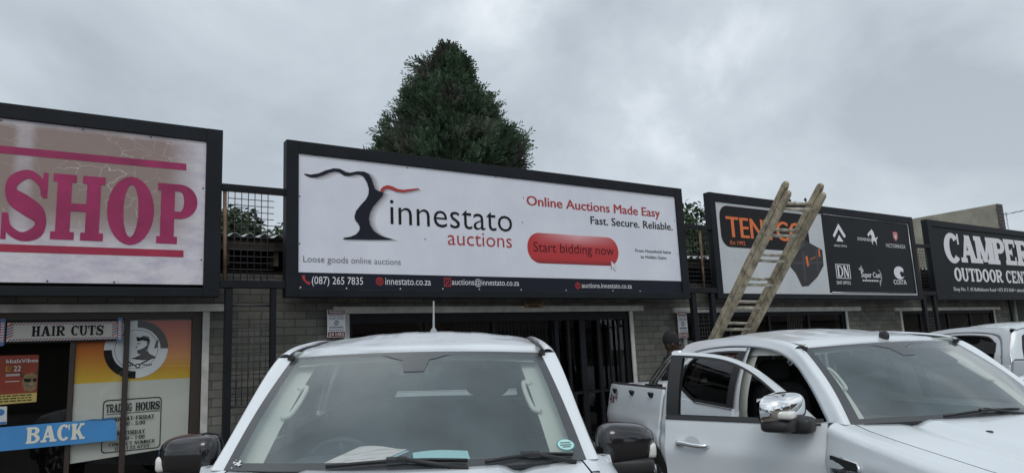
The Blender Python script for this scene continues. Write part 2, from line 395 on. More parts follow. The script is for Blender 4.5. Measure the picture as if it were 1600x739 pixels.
def flat(mb, pts, y, mi=0): mb.add([(p[0], y, p[1]) for p in pts], [list(range(len(pts)))], mi)
def circ_pts(cx, cz, rx, rz=None, n=28, a0=0, a1=360):
    rz = rz or rx; return [(cx + rx * math.cos(R(a0 + (a1 - a0) * i / n)), cz + rz * math.sin(R(a0 + (a1 - a0) * i / n))) for i in range(n if a1 - a0 == 360 else n + 1)]
def band(mb, outer, inner, y, mi=0, closed=True):
    n = len(outer); v = [(p[0], y, p[1]) for p in outer + inner]; k = n if closed else n - 1
    mb.add(v, [[i, (i + 1) % n, n + (i + 1) % n, n + i] for i in range(k)], mi)
def round_rect(x0, x1, z0, z1, r, n=6):
    out = []
    for cx, cz, a in ((x1 - r, z1 - r, 0), (x0 + r, z1 - r, 90), (x0 + r, z0 + r, 180), (x1 - r, z0 + r, 270)):
        out += [(cx + r * math.cos(R(a + 90 * i / n)), cz + r * math.sin(R(a + 90 * i / n))) for i in range(n + 1)]
    return out

# ================================================================== GROUND
g = MB(); g.add([(-300, -300, 0), (300, -300, 0), (300, 300, 0), (-300, 300, 0)], [(0, 1, 2, 3)]); struct(g.build('parking_lot', M_paver))
g = MB(); g.box(-8, 24, 6.30, 7.60, -.05, .11); g.box(-8, 24, 6.16, 6.296, -.05, .125); struct(bevel(g.build('pavement', M_conc), .012))

# ================================================================== SHOP BUILDING
WY = 7.60
bays = [(-3.4, 1.315, 2.235, -3.5, 1.53, 2.31), (2.835, 7.03, 2.20, 2.65, 7.30, 2.28), (8.17, 12.43, 2.165, 7.92, 12.93, 2.245), (14.40, 18.40, 2.15, 14.15, 18.72, 2.22)]
bld = thing('shop_building', 'row of low painted brick shops with dark shop windows under the big sign boards', 'building', (7.5, WY, 0))
SH = (7.5, WY, 0)
w = MB()
xs = -8
for (a, b, zt, la, lb, lz) in bays:
    w.box(xs, a, WY, WY + .22, 0, 2.62); w.box(a, b, WY, WY + .22, lz, 2.62); xs = b
w.box(xs, 19.35, WY, WY + .22, 0, 2.62)
w.build('brick_wall', M_brick, bld, shift=SH)
w = MB(); w.box(-8, 19.35, 8.2, 8.26, 2.3, 3.05)
for i in range(6): w.box(-8, 19.35, 8.17, 8.198, 2.63 + i * .065, 2.68 + i * .065)
w.build('eave_boarding', M_dkboard, bld, shift=SH)
w = MB(); w.box(-8, 19.35, 7.76, 7.80, 2.90, 3.00); w.build('fascia_board', M_timber, bld, shift=SH)
for x in (1.55, 2.06, 8.3, 14.7):
    w = MB(); w.box(x, x + .05, 7.803, 8.165, 2.74, 2.93); w.build('rafter', M_timber, bld, shift=SH)
w = MB()
w.grid(lambda u, v: (-8 + u * 27.35, 7.62 + v * 9, 3.04 + v * .75 + .022 * math.sin(u * 27.35 / .152 * 2 * math.pi)), 1440, 2)
w.grid(lambda u, v: (-8 + u * 27.35, 7.62 + v * .0, 3.04 - .007 * v + .022 * math.sin(u * 27.35 / .152 * 2 * math.pi)), 1440, 1)
w.build('corrugated_roof', M_tin, bld, shift=SH)
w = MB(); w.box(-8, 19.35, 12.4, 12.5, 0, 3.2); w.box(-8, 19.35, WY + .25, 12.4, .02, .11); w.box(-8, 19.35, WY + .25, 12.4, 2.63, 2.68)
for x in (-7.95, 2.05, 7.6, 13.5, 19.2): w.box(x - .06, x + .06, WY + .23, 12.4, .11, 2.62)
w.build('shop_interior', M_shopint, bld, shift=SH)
for k, (a, b, zt, la, lb, lz) in enumerate(bays):
    w = MB(); w.box(la, lb, WY - .035, WY + .2, zt, lz - .003)
    lt = bevel(w.build('lintel', M_lintel, bld, shift=SH), .006)
    for xa in ((b, b + .065), (a - .065, a)):
        if k == 0 and xa[0] < 0: continue
        w = MB(); w.box(xa[0], xa[1], WY - .018, WY + .1, .11, zt - .003); bevel(w.build('door_jamb', M_lintel, bld, shift=SH), .005)
    fr = MB(); fy0, fy1 = WY + .02, WY + .09
    if k == 0: muls = [(-3.4, -3.3), (-1.9, -1.84), (-.66, -.6), (.205, .245), (.634, .680), (1.225, 1.313)]; rails = [(2.17, zt - .004), (.11, .20)]
    elif k == 1: muls = [(2.84, 2.88), (3.78, 3.83), (4.72, 4.77), (5.66, 5.72), (6.44, 6.50), (6.95, 7.026)]; rails = [(2.09, zt - .004), (.11, .19)]
    elif k == 2: muls = [(8.175, 8.22), (9.2, 9.26), (10.2, 10.26), (11.3, 11.36), (12.36, 12.428)]; rails = [(2.10, zt - .004), (.11, .19)]
    else: muls = [(14.405, 14.45), (15.15, 15.2), (16.3, 16.36), (17.3, 17.36), (18.34, 18.398)]; rails = [(2.09, zt - .004), (.11, .19)]
    for m0, m1 in muls: fr.box(m0, m1, fy0, fy1, .2, rails[0][0])
    for r0, r1 in rails: fr.box(a + .004, b - .004, fy0 - .003, fy1 + .003, r0, r1)
    f = fr.build('shop_window', M_brown if k == 0 else M_post, bld, shift=SH)
    gm = MB(); gm.add([(a, WY + .045, .15), (b, WY + .045, .15), (b, WY + .045, zt - .02), (a, WY + .045, zt - .02)], [(0, 1, 2, 3)])
    gm.build('pane', M_barbgl if k == 0 else M_shopgl, f, shift=SH)
# vertical blinds behind the middle shop's glass
w = MB()
for i in range(26):
    x = 4.80 + i * .038 * 1.0
    w.obox((4.30 + i * .0555, WY + .20, 1.15), (.026, .012, 0), (-.0006, .0012, 0), (0, 0, .98))
bw = w.build('vertical_blind', M_blind, bld, shift=SH)
w = MB()
for i in range(9): w.obox((11.0 + i * .05, WY + .22, 1.75), (.022, .01, 0), (-.0006, .0012, 0), (0, 0, .38))
w.build('curtain', mat('pale_curtain', (.35, .35, .33), .9), bld, shift=SH)
# security gate bars in front of the middle shop door
w = MB()
for xb, hw in ((5.70, .030), (5.90, .018), (6.14, .045), (6.43, .022), (6.62, .010), (6.80, .010)): w.box(xb - hw, xb + hw, WY - .022, WY + .012, .12, 2.085)
for zb in (.5, 1.1): w.box(5.67, 6.83, WY - .016, WY + .008, zb, zb + .035)
w.build('security_gate', M_post, bld, shift=SH)
# far end: dark green drainpipe and block return
w = MB(); w.tube([(19.30, WY - .05, 0), (19.30, WY - .05, 2.9)], .05, 10); w.build('drainpipe', mat('dark_green_paint', (.03, .045, .035), .5), bld, shift=SH)
# shop shelving seen dimly through the glass
w = MB()
M_shelf = [M_timber, mat('box_cream', (.42, .40, .34), .7), mat('box_blue', (.08, .12, .22), .6), mat('box_red', (.25, .05, .04), .6)]
for (a, b) in ((3.2, 4.0), (8.6, 10.8), (14.8, 17.6)):
    w = MB()
    for z in (.6, 1.05, 1.5, 1.9): w.box(a, b, 10.2, 10.6, z, z + .03)
    for x in (a, b): w.box(x - .02, x + .02, 10.19, 10.61, .11, 1.95)
    x = a + .05
    while x < b - .2:
        for z in (.63, 1.08, 1.53):
            if random.random() < .75: w.box(x, x + random.uniform(.08, .17), 10.25, 10.5, z + .001, z + random.uniform(.12, .3), 1 + random.randrange(3))
        x += .2
    w.build('shelving', M_shelf, bld, shift=SH)

# ------------------------------------------------------------------ fire wall beyond the shops
fwl = thing('boundary_wall', 'tall beige plastered fire wall rising behind the far end of the shop row', 'wall', (19.5, 8, 0))
w = MB(); w.box(19.50, 19.74, 7.62, 24, 0, 4.76)
bevel(w.build('plastered_wall', M_fire, fwl, shift=(19.5, 8, 0)), .02)
w = MB()
for i in range(26): w.box(19.47 + (i % 2) * .02, 19.76, 7.585, 7.617, 2.5 + i * .087, 2.5 + i * .087 + .078)
w.build('wall_edge_blocks', M_block, fwl, shift=(19.5, 8, 0))
gwl = MB(); gwl.box(19.78, 32, 7.70, 7.90, 0, 3.1); tag(gwl.build('yard_wall', mat('dark_green_wall', (.035, .05, .042), .85, var=(2, .3)), None, loc=(25, 7.8, 0), shift=(25, 7.8, 0)), 'dark green wall at the right edge under the black camping sign', 'wall', kind='thing')
ant = thing('television_antenna', 'thin television antenna on a mast behind the beige fire wall', 'antenna', (24.9, 9.5, 0))
w = MB(); w.tube([(24.9, 9.5, 0), (24.9, 9.5, 5.3)], .018, 6); w.build('mast', M_alloy, ant, shift=(24.9, 9.5, 0))
w = MB(); w.tube([(24.4, 9.9, 5.14), (25.6, 8.9, 5.36)], .012, 6)
for i in range(9):
    t = i / 8; c = Vector((24.4, 9.9, 5.14)).lerp(Vector((25.6, 8.9, 5.36)), t); d = Vector((.25, .3, 0)) * (1.1 - .5 * t); w.tube([c - d, c + d], .006, 5)
w.build('boom', M_alloy, ant, shift=(24.9, 9.5, 0))

# ================================================================== SIGN BOARDS
PY = 7.20
def sign_frame(root, x0, x1, z0, z1, tl=.13, tr=.15, tt=.135, tb=.085, d=.10):
    sh = tuple(root.location); y0, y1 = PY - .022, PY + d
    w = MB()
    w.box(x0, x0 + tl, y0, y1, z0, z1); w.box(x1 - tr, x1, y0, y1, z0, z1)
    w.box(x0 + tl, x1 - tr, y0 + .001, y1, z1 - tt, z1 - .0005); w.box(x0 + tl, x1 - tr, y0 + .001, y1, z0 + .0005, z0 + tb)
    bevel(w.build('frame', M_frame, root, shift=sh), .006)
    w = MB(); w.box(x0 + .05, x1 - .05, y1 - .03, y1 - .002, z0 + .05, z1 - .05); w.build('backing', M_post, root, shift=sh)
def vinyl(name, base, dirt):
    return mat(name, base, .42, var=(1.4, .07, dirt), bump=(1.6, .5))
def rivets(root, pts, m=None):
    w = MB()
    for x, z in pts: w.disc((x, PY - .0035, z), (0, 1, 0), .008, 8)
    w.build('rivets', m or M_blackp, root, shift=tuple(root.location))

# ---- auction sign
sg = thing('sign_board', 'white auction house billboard with black tree logo and red bidding button', 'sign', (4.95, PY, 2.34))
sh = tuple(sg.location)
sign_frame(sg, 2.015, 7.885, 2.345, 3.995)
w = MB()
w.box(2.145, 7.735, PY, PY + .06, 2.43, 3.86)
M_vinyl = vinyl('white_vinyl', (.74, .77, .84), (.68, .70, .78))
pn = w.build('panel', M_vinyl, sg, shift=sh)
def child(mb, name, m, root=sg): return mb.build(name, m, root, shift=tuple(root.location))
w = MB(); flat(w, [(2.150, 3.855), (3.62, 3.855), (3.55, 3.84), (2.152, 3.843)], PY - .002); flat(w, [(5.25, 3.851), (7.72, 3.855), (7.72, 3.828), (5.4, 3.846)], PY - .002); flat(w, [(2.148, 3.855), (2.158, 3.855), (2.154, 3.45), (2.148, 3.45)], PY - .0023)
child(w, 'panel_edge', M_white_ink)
w = MB(); flat(w, [(2.147, 2.432), (7.733, 2.432), (7.733, 2.603), (2.147, 2.603)], PY - .002); child(w, 'contact_strip', M_navy_ink)
trunk = [(2.202, 3.65), (2.271, 3.644), (2.359, 3.666), (2.436, 3.707), (2.526, 3.74), (2.591, 3.742), (2.657, 3.71), (2.71, 3.71), (2.791, 3.734), (2.872, 3.74), (2.921, 3.718), (2.954, 3.673), (2.975, 3.609), (2.996, 3.552), (3.035, 3.534), (3.099, 3.518), (3.084, 3.479), (3.033, 3.421), (2.971, 3.348), (2.935, 3.282), (2.92, 3.212), (2.933, 3.142), (2.973, 3.079), (3.041, 3.036), (3.109, 3.013), (3.187, 3.001), (3.179, 2.99), (2.917, 2.977), (2.628, 2.968), (2.631, 2.984), (2.704, 3.0), (2.77, 3.029), (2.805, 3.07), (2.816, 3.109), (2.798, 3.147), (2.764, 3.184), (2.754, 3.227), (2.773, 3.288), (2.827, 3.358), (2.89, 3.428), (2.918, 3.484), (2.924, 3.545), (2.906, 3.615), (2.871, 3.673), (2.831, 3.696), (2.777, 3.696), (2.696, 3.672), (2.643, 3.669), (2.591, 3.698), (2.539, 3.705), (2.474, 3.685), (2.41, 3.65), (2.334, 3.62), (2.271, 3.613), (2.221, 3.629)]
redb = [(3.057, 3.53), (3.069, 3.564), (3.1, 3.593), (3.148, 3.611), (3.205, 3.603), (3.276, 3.577), (3.342, 3.575), (3.421, 3.59), (3.531, 3.611), (3.534, 3.6), (3.436, 3.569), (3.333, 3.544), (3.246, 3.547), (3.176, 3.568), (3.133, 3.569), (3.105, 3.551), (3.085, 3.522)]
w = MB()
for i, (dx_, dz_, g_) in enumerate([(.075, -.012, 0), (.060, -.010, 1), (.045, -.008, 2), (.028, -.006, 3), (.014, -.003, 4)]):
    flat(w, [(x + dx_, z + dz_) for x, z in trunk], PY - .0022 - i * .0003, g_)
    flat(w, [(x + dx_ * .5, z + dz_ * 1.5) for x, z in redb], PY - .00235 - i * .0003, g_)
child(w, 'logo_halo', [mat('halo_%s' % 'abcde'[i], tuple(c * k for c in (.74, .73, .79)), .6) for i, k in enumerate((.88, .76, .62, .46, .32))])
w = MB(); flat(w, trunk, PY - .005); flat(w, redb, PY - .0052, 1); child(w, 'tree_logo', [M_navy_ink, M_red_ink])
w = MB(); put_text(w, 'innestato', 3.174, 4.811, 3.168, .30, PY - .004, -.006); child(w, 'lettering', M_black_ink)
w = MB(); put_text(w, 'auctions', 3.894, 4.793, 2.968, .175, PY - .004, -.004); child(w, 'lettering', M_red_ink)
w = MB(); put_text(w, 'Loose goods online auctions', 2.198, 3.29, 2.712, .066, PY - .004, -.004); child(w, 'lettering', M_grey_ink)
w = MB(); put_text(w, 'Online Auctions Made Easy', 5.052, 7.404, 3.531, .122, PY - .004, .03); child(w, 'lettering', M_red_ink)
w = MB(); put_text(w, 'Fast. Secure. Reliable.', 6.087, 7.64, 3.350, .105, PY - .004, .02); child(w, 'lettering', M_black_ink)
w = MB(); put_text(w, 'From Household Items', 6.87, 7.565, 2.999, .044, PY - .004, .006); child(w, 'lettering', M_black_ink); w = MB(); put_text(w, 'to Hidden Gems', 6.959, 7.464, 2.914, .044, PY - .004, .006); child(w, 'lettering', M_black_ink)
def button_mat():
    m, t, p = nodes_mat('red_button_print', .5)
    c = N('ShaderNodeTexCoord', t); s = N('ShaderNodeSeparateXYZ', t); t.links.new(c.outputs['Object'], s.inputs[0])
    # printed gloss gradient: pale patch at the top middle, dark lower edge
    a = N('ShaderNodeMapRange', t); a.inputs[1].default_value = .68; a.inputs[2].default_value = .86; t.links.new(s.outputs[2], a.inputs[0])
    b = N('ShaderNodeMath', t, operation='SUBTRACT'); b.inputs[1].default_value = .90; t.links.new(s.outputs[0], b.inputs[0])
    b2 = N('ShaderNodeMath', t, operation='ABSOLUTE'); t.links.new(b.outputs[0], b2.inputs[0])
    b3 = N('ShaderNodeMapRange', t); b3.inputs[1].default_value = 0; b3.inputs[2].default_value = .75; b3.inputs[3].default_value = 1; b3.inputs[4].default_value = 0; t.links.new(b2.outputs[0], b3.inputs[0])
    mu = N('ShaderNodeMath', t, operation='MULTIPLY'); t.links.new(a.outputs[0], mu.inputs[0]); t.links.new(b3.outputs[0], mu.inputs[1])
    mi = N('ShaderNodeMix', t); mi.data_type = 'RGBA'; mi.inputs[6].default_value = (.50, .03, .035, 1); mi.inputs[7].default_value = (.80, .50, .52, 1); t.links.new(mu.outputs[0], mi.inputs[0])
    lo = N('ShaderNodeMapRange', t); lo.inputs[1].default_value = .44; lo.inputs[2].default_value = .52; lo.inputs[3].default_value = .45; lo.inputs[4].default_value = 1; t.links.new(s.outputs[2], lo.inputs[0])
    m2 = N('ShaderNodeMix', t); m2.data_type = 'RGBA'; m2.blend_type = 'MULTIPLY'; m2.inputs[0].default_value = 1; t.links.new(mi.outputs[2], m2.inputs[6]); t.links.new(lo.outputs[0], m2.inputs[7])
    t.links.new(m2.outputs[2], p.inputs['Base Color']); return m
w = MB(); flat(w, round_rect(5.026, 6.548, 2.79, 3.18, .19, 10), PY - .003); bt = child(w, 'button', button_mat())
w = MB(); put_text(w, 'Start bidding now', 5.118, 6.462, 2.935, .125, PY - .004, -.004); w2 = w.build('lettering', M_black_ink, bt, shift=sh)
w = MB(); cu = [(0, 0), (0, -.115), (.028, -.088), (.05, -.13), (.07, -.12), (.05, -.08), (.088, -.078)]
flat(w, [(6.40 + x * 1.15 - .004, 2.862 + z * 1.15 + .006) for x, z in cu], PY - .0045, 0); flat(w, [(6.405 + x, 2.856 + z) for x, z in cu], PY - .0055, 1); child(w, 'cursor_arrow', [M_grey_ink, M_white_ink])
for a_ in (('(087) 265 7835', 2.287, 2.844, 2.484, .078), ('innestato.co.za', 3.102, 3.658, 2.488, .078), ('auctions@innestato.co.za', 3.931, 4.873, 2.498, .070), ('auctions.innestato.co.za', 5.864, 6.748, 2.485, .066)):
    w = MB(); put_text(w, *a_, PY - .004, .0); child(w, 'lettering', M_white_ink)
w = MB()
ph = crom([(2.20, 2.57, .036), (2.205, 2.535, .022), (2.232, 2.502, .022), (2.268, 2.487, .036)], 6)
o_ = []; i_ = []
for i, p in enumerate(ph):
    d = ph[min(i + 1, len(ph) - 1)] - ph[max(i - 1, 0)]; d.z = 0; d.normalize(); n_ = Vector((-d.y, d.x, 0)); o_.append((p.x + n_.x * p.z / 2, p.y + n_.y * p.z / 2)); i_.append((p.x - n_.x * p.z / 2, p.y - n_.y * p.z / 2))
band(w, o_, i_, PY - .004, closed=False)
for cx, cz in ((3.036, 2.523), (5.798, 2.511)):
    r = .045
    band(w, circ_pts(cx, cz, r), circ_pts(cx, cz, r - .007), PY - .004); band(w, circ_pts(cx, cz, r * .5, r), circ_pts(cx, cz, r * .5 - .006, r - .006), PY - .0043)
    for dz in (-.022, 0, .022): flat(w, [(cx - r * .9, cz + dz - .003), (cx + r * .9, cz + dz - .003), (cx + r * .9, cz + dz + .003), (cx - r * .9, cz + dz + .003)], PY - .0046)
    flat(w, [(cx - .003, cz - r), (cx + .003, cz - r), (cx + .003, cz + r), (cx - .003, cz + r)], PY - .0049)
ex, ez = 3.872, 2.525
band(w, [(ex - .045, ez - .05), (ex + .045, ez - .05), (ex + .045, ez + .05), (ex - .045, ez + .05)], [(ex - .037, ez - .042), (ex + .037, ez - .042), (ex + .037, ez + .042), (ex - .037, ez + .042)], PY - .004)
for sx_ in (-1, 1): flat(w, [(ex + sx_ * .042, ez - .05), (ex + sx_ * .042, ez - .04), (ex, ez - .005), (ex, ez - .016)], PY - .0043 - .0002 * sx_)
band(w, circ_pts(ex, ez + .018, .022), circ_pts(ex, ez + .018, .015), PY - .005)
child(w, 'contact_icons', M_red_ink)
rivets(sg, [(2.17, 2.447), (2.66, 2.443), (3.28, 2.445), (3.81, 2.45), (4.30, 2.45), (4.90, 2.45), (5.6, 2.45), (6.4, 2.45), (6.9, 2.45)], M_white_ink)
rivets(sg, [(2.16, 3.4), (2.16, 2.9), (3.4, 3.84), (4.6, 3.845), (5.0, 3.62), (7.70, 3.5), (7.70, 3.0), (4.97, 3.3), (3.6, 3.02)])

# ---- barber shop sign
sb_ = thing('sign_board', 'weathered barber sign with magenta SHOP lettering on a cracked brown background', 'sign', (-1.6, PY, 2.34))
sign_frame(sb_, -4.9, 1.39, 2.345, 4.005)
def crack_mat():
    m, t, p = nodes_mat('cracked_print', .5)
    c = N('ShaderNodeTexCoord', t); s = N('ShaderNodeSeparateXYZ', t); t.links.new(c.outputs['Object'], s.inputs[0])
    n = N('ShaderNodeTexNoise', t); n.inputs['Scale'].default_value = 1.6; n.inputs['Detail'].default_value = 5; t.links.new(c.outputs['Object'], n.inputs['Vector'])
    # brown area: printed dark in the upper middle, pale lilac towards the edges
    zz = N('ShaderNodeMath', t, operation='MULTIPLY_ADD'); zz.inputs[1].default_value = .14; t.links.new(n.outputs['Fac'], zz.inputs[0]); t.links.new(s.outputs[2], zz.inputs[2])
    f1 = N('ShaderNodeMapRange', t); f1.interpolation_type = 'SMOOTHSTEP'; f1.inputs[1].default_value = .42; f1.inputs[2].default_value = .86; t.links.new(zz.outputs[0], f1.inputs[0])
    f2 = N('ShaderNodeMapRange', t); f2.interpolation_type = 'SMOOTHSTEP'; f2.inputs[1].default_value = 1.53; f2.inputs[2].default_value = 1.64; f2.inputs[3].default_value = 1; f2.inputs[4].default_value = 0; t.links.new(zz.outputs[0], f2.inputs[0])
    f3 = N('ShaderNodeMapRange', t); f3.interpolation_type = 'SMOOTHSTEP'; f3.inputs[1].default_value = 2.45; f3.inputs[2].default_value = 2.85; f3.inputs[3].default_value = 1; f3.inputs[4].default_value = 0; t.links.new(s.outputs[0], f3.inputs[0])
    gx = N('ShaderNodeMath', t, operation='SUBTRACT'); gx.inputs[1].default_value = 1.38; t.links.new(s.outputs[0], gx.inputs[0])
    ga = N('ShaderNodeMath', t, operation='ABSOLUTE'); t.links.new(gx.outputs[0], ga.inputs[0])
    f4 = N('ShaderNodeMapRange', t); f4.interpolation_type = 'SMOOTHSTEP'; f4.inputs[1].default_value = .02; f4.inputs[2].default_value = .10; f4.inputs[3].default_value = .55; f4.inputs[4].default_value = 1; t.links.new(ga.outputs[0], f4.inputs[0])
    m1 = N('ShaderNodeMath', t, operation='MULTIPLY'); t.links.new(f1.outputs[0], m1.inputs[0]); t.links.new(f2.outputs[0], m1.inputs[1])
    m2 = N('ShaderNodeMath', t, operation='MULTIPLY'); t.links.new(m1.outputs[0], m2.inputs[0]); t.links.new(f3.outputs[0], m2.inputs[1])
    m3 = N('ShaderNodeMath', t, operation='MULTIPLY'); t.links.new(m2.outputs[0], m3.inputs[0]); t.links.new(f4.outputs[0], m3.inputs[1])
    base = N('ShaderNodeValToRGB', t); n2 = N('ShaderNodeTexNoise', t); n2.inputs['Scale'].default_value = 3.2; n2.inputs['Detail'].default_value = 8; n2.inputs['Roughness'].default_value = .7
    mp = N('ShaderNodeMapping', t); mp.inputs['Scale'].default_value = (1, 1, 2.2); t.links.new(c.outputs['Object'], mp.inputs[0]); t.links.new(mp.outputs[0], n2.inputs['Vector'])
    base.color_ramp.elements[0].position = .36; base.color_ramp.elements[0].color = (.50, .46, .56, 1); base.color_ramp.elements[1].position = .58; base.color_ramp.elements[1].color = (.68, .66, .70, 1); t.links.new(n2.outputs['Fac'], base.inputs[0])
    br = N('ShaderNodeMix', t); br.data_type = 'RGBA'; t.links.new(m3.outputs[0], br.inputs[0]); t.links.new(base.outputs[0], br.inputs[6]); br.inputs[7].default_value = (.28, .21, .185, 1)
    vo = N('ShaderNodeTexVoronoi', t); vo.feature = 'DISTANCE_TO_EDGE'; vo.inputs['Scale'].default_value = 6.8
    dis = N('ShaderNodeMix', t); dis.data_type = 'RGBA'; dis.inputs[0].default_value = .16; n3 = N('ShaderNodeTexNoise', t); n3.inputs['Scale'].default_value = 5; n3.inputs['Detail'].default_value = 4
    t.links.new(c.outputs['Object'], n3.inputs['Vector']); t.links.new(c.outputs['Object'], dis.inputs[6]); t.links.new(n3.outputs['Color'], dis.inputs[7]); t.links.new(dis.outputs[2], vo.inputs['Vector'])
    ck = N('ShaderNodeMapRange', t); ck.inputs[1].default_value = .003; ck.inputs[2].default_value = .018; ck.inputs[3].default_value = .75; ck.inputs[4].default_value = 0; t.links.new(vo.outputs['Distance'], ck.inputs[0])
    gate = N('ShaderNodeMapRange', t); gate.inputs[1].default_value = .42; gate.inputs[2].default_value = .58; t.links.new(n.outputs['Fac'], gate.inputs[0])
    cg = N('ShaderNodeMath', t, operation='MULTIPLY'); t.links.new(ck.outputs[0], cg.inputs[0]); t.links.new(m3.outputs[0], cg.inputs[1])
    cg2 = N('ShaderNodeMath', t, operation='MULTIPLY'); t.links.new(cg.outputs[0], cg2.inputs[0]); t.links.new(gate.outputs[0], cg2.inputs[1])
    fi = N('ShaderNodeMix', t); fi.data_type = 'RGBA'; t.links.new(cg2.outputs[0], fi.inputs[0]); t.links.new(br.outputs[2], fi.inputs[6]); fi.inputs[7].default_value = (.62, .56, .56, 1)
    t.links.new(fi.outputs[2], p.inputs['Base Color'])
    return m
w = MB(); w.box(-4.77, 1.243, PY, PY + .06, 2.462, 3.87); child(w, 'panel', crack_mat(), sb_)
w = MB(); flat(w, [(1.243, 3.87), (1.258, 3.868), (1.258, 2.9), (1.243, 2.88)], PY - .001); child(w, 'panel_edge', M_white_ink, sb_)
w = MB(); flat(w, [(-4.6, 3.625), (1.064, 3.629), (1.066, 3.563), (-4.6, 3.556)], PY - .002, 0); child(w, 'stripe', M_pink, sb_); w = MB(); flat(w, [(-4.6, 2.775), (1.062, 2.785), (1.064, 2.719), (-4.6, 2.708)], PY - .002, 0); child(w, 'stripe', M_crimson, sb_)
sl_ = None
for ch, x0, x1, z0, z1 in (('S', -.355, -.02, 2.825, 3.425), ('H', 0.0, .397, 2.84, 3.425), ('O', .419, .80, 2.825, 3.445), ('P', .826, 1.172, 2.842, 3.418)):
    w = MB(); sl2 = Slab(w, T=.34 if ch != 'H' else .27, t=.12, sr=.085); sl2.y = PY - .003; sl2.ox = x0; sl2.sx = (x1 - x0); sl2.oz = z0; sl2.sz = z1 - z0; sl2.glyph(ch); child(w, 'lettering', M_pink, sb_)
rivets(sb_, [(-.4, 3.85), (.2, 3.852), (.75, 3.852), (1.22, 3.4), (1.22, 2.7), (.0, 2.475), (.5, 2.475)])

# ---- tent shop sign
st = thing('sign_board', 'half white half black outdoor brands sign with orange lettering, behind the ladder', 'sign', (11.5, PY, 2.34))
sign_frame(st, 8.485, 14.49, 2.345, 4.0)
w = MB(); w.box(8.62, 14.335, PY, PY + .06, 2.432, 3.86); child(w, 'panel', vinyl('pale_grey_vinyl', (.55, .58, .60), (.48, .51, .53)), st)
w = MB(); flat(w, [(11.40, 2.462), (14.30, 2.462), (14.30, 3.852), (11.40, 3.852)], PY - .002, 0); child(w, 'brand_panel', mat('charcoal_vinyl', (.009, .0115, .015), .6, spec=.25, var=(2, .3)), st)
w = MB()
for a_, b_ in (((11.45, 3.858), (14.30, 3.845)), ((14.30, 3.845), (14.28, 2.47)), ((11.45, 2.466), (14.2, 2.47))): w = MB(); w.tube([(a_[0], PY - .008, a_[1]), (b_[0], PY - .008, b_[1])], .007, 6); child(w, 'metal_edging', M_alloy, st)
w = MB(); flat(w, round_rect(8.70, 10.97, 3.155, 3.815, .19), PY - .003); pl_ = child(w, 'name_plate', M_black_ink, st)
w = MB(); put_text(w, 'TENTCO', 8.85, 10.80, 3.318, .325, PY - .0045, .035); child(w, 'lettering', M_orange, st)
w = MB(); put_text(w, 'Est 1992', 8.895, 9.252, 3.198, .062, PY - .0045, .004); child(w, 'lettering', M_orange, st)
w = MB(); flat(w, [(10.53, 3.217), (10.83, 3.377), (10.924, 3.331), (11.322, 3.208), (11.30, 2.93), (11.10, 2.74), (10.80, 2.57), (10.62, 2.56), (10.485, 2.782), (10.342, 2.901), (10.40, 3.07)], PY - .0036, 0)
for q in ([(10.80, 3.07), (10.86, 3.09), (10.88, 2.92), (10.83, 2.90)], [(11.20, 3.22), (11.235, 3.22), (11.235, 3.09), (11.19, 3.08)]): flat(w, q, PY - .0042, 1)
for q in ([(10.92, 3.04), (11.10, 3.09), (11.10, 3.06), (10.92, 3.01)],): flat(w, q, PY - .0042, 2)
for q in ([(10.55, 3.18), (10.83, 3.33), (10.85, 3.28), (10.58, 3.13)], [(10.72, 3.14), (10.78, 3.17), (10.76, 2.66), (10.70, 2.63)], [(11.12, 3.22), (11.16, 3.21), (11.14, 2.82), (11.10, 2.79)], [(10.44, 2.97), (11.28, 3.0), (11.28, 2.97), (10.44, 2.93)]): flat(w, q, PY - .0038 - random.random() * .0003, 3)
child(w, 'bag_picture', [mat('bag_black', (.022, .023, .026), .6), M_orange, mat('bag_brown', (.25, .09, .03), .6), mat('bag_fold', (.05, .052, .058), .6)], st)
w = MB()
flat(w, [(11.900, 3.716), (12.093, 3.497), (12.035, 3.456), (11.889, 3.612), (11.733, 3.449), (11.685, 3.486)], PY - .004); flat(w, [(11.884, 3.510), (11.994, 3.387), (11.782, 3.387)], PY - .004); child(w, 'arrow_logo', M_white_ink, st)
w = MB(); flat(w, [(12.808, 3.568), (12.878, 3.615), (12.98, 3.675), (13.039, 3.60), (13.06, 3.505), (13.159, 3.536), (13.093, 3.467), (13.09, 3.362), (13.054, 3.442), (12.965, 3.449), (12.954, 3.368), (12.921, 3.435), (12.95, 3.54), (12.90, 3.575), (12.837, 3.519)], PY - .0042); child(w, 'figure_logo', M_white_ink, st)
w = MB(); flat(w, [(13.70, 3.66), (13.795, 3.675), (13.885, 3.66), (13.87, 3.54), (13.79, 3.475), (13.705, 3.54)], PY - .004, 0); band(w, [(13.725, 3.64), (13.795, 3.652), (13.862, 3.64), (13.85, 3.55), (13.79, 3.502), (13.73, 3.55)], [(13.735, 3.632), (13.795, 3.642), (13.852, 3.632), (13.84, 3.556), (13.79, 3.514), (13.74, 3.556)], PY - .0045, 1)
for a_ in ((13.78, 13.805, 3.535, 3.625), ): flat(w, [(a_[0], a_[2]), (a_[1], a_[2]), (a_[1], a_[3]), (a_[0], a_[3])], PY - .0047, 1)
flat(w, [(13.75, 3.57), (13.838, 3.57), (13.838, 3.592), (13.75, 3.592)], PY - .0049, 1); child(w, 'shield_logo', [M_red_ink, M_white_ink], st)
w = MB(); band(w, [(11.655, 2.715), (12.095, 2.715), (12.095, 2.974), (11.655, 2.974)], [(11.675, 2.727), (12.075, 2.727), (12.075, 2.962), (11.675, 2.962)], PY - .004)
sl2 = Slab(w, T=.24, t=.1, sr=.05); sl2.text('DN', 11.70, 12.05, 2.742, .205, PY - .0045); child(w, 'square_logo', M_white_ink, st)
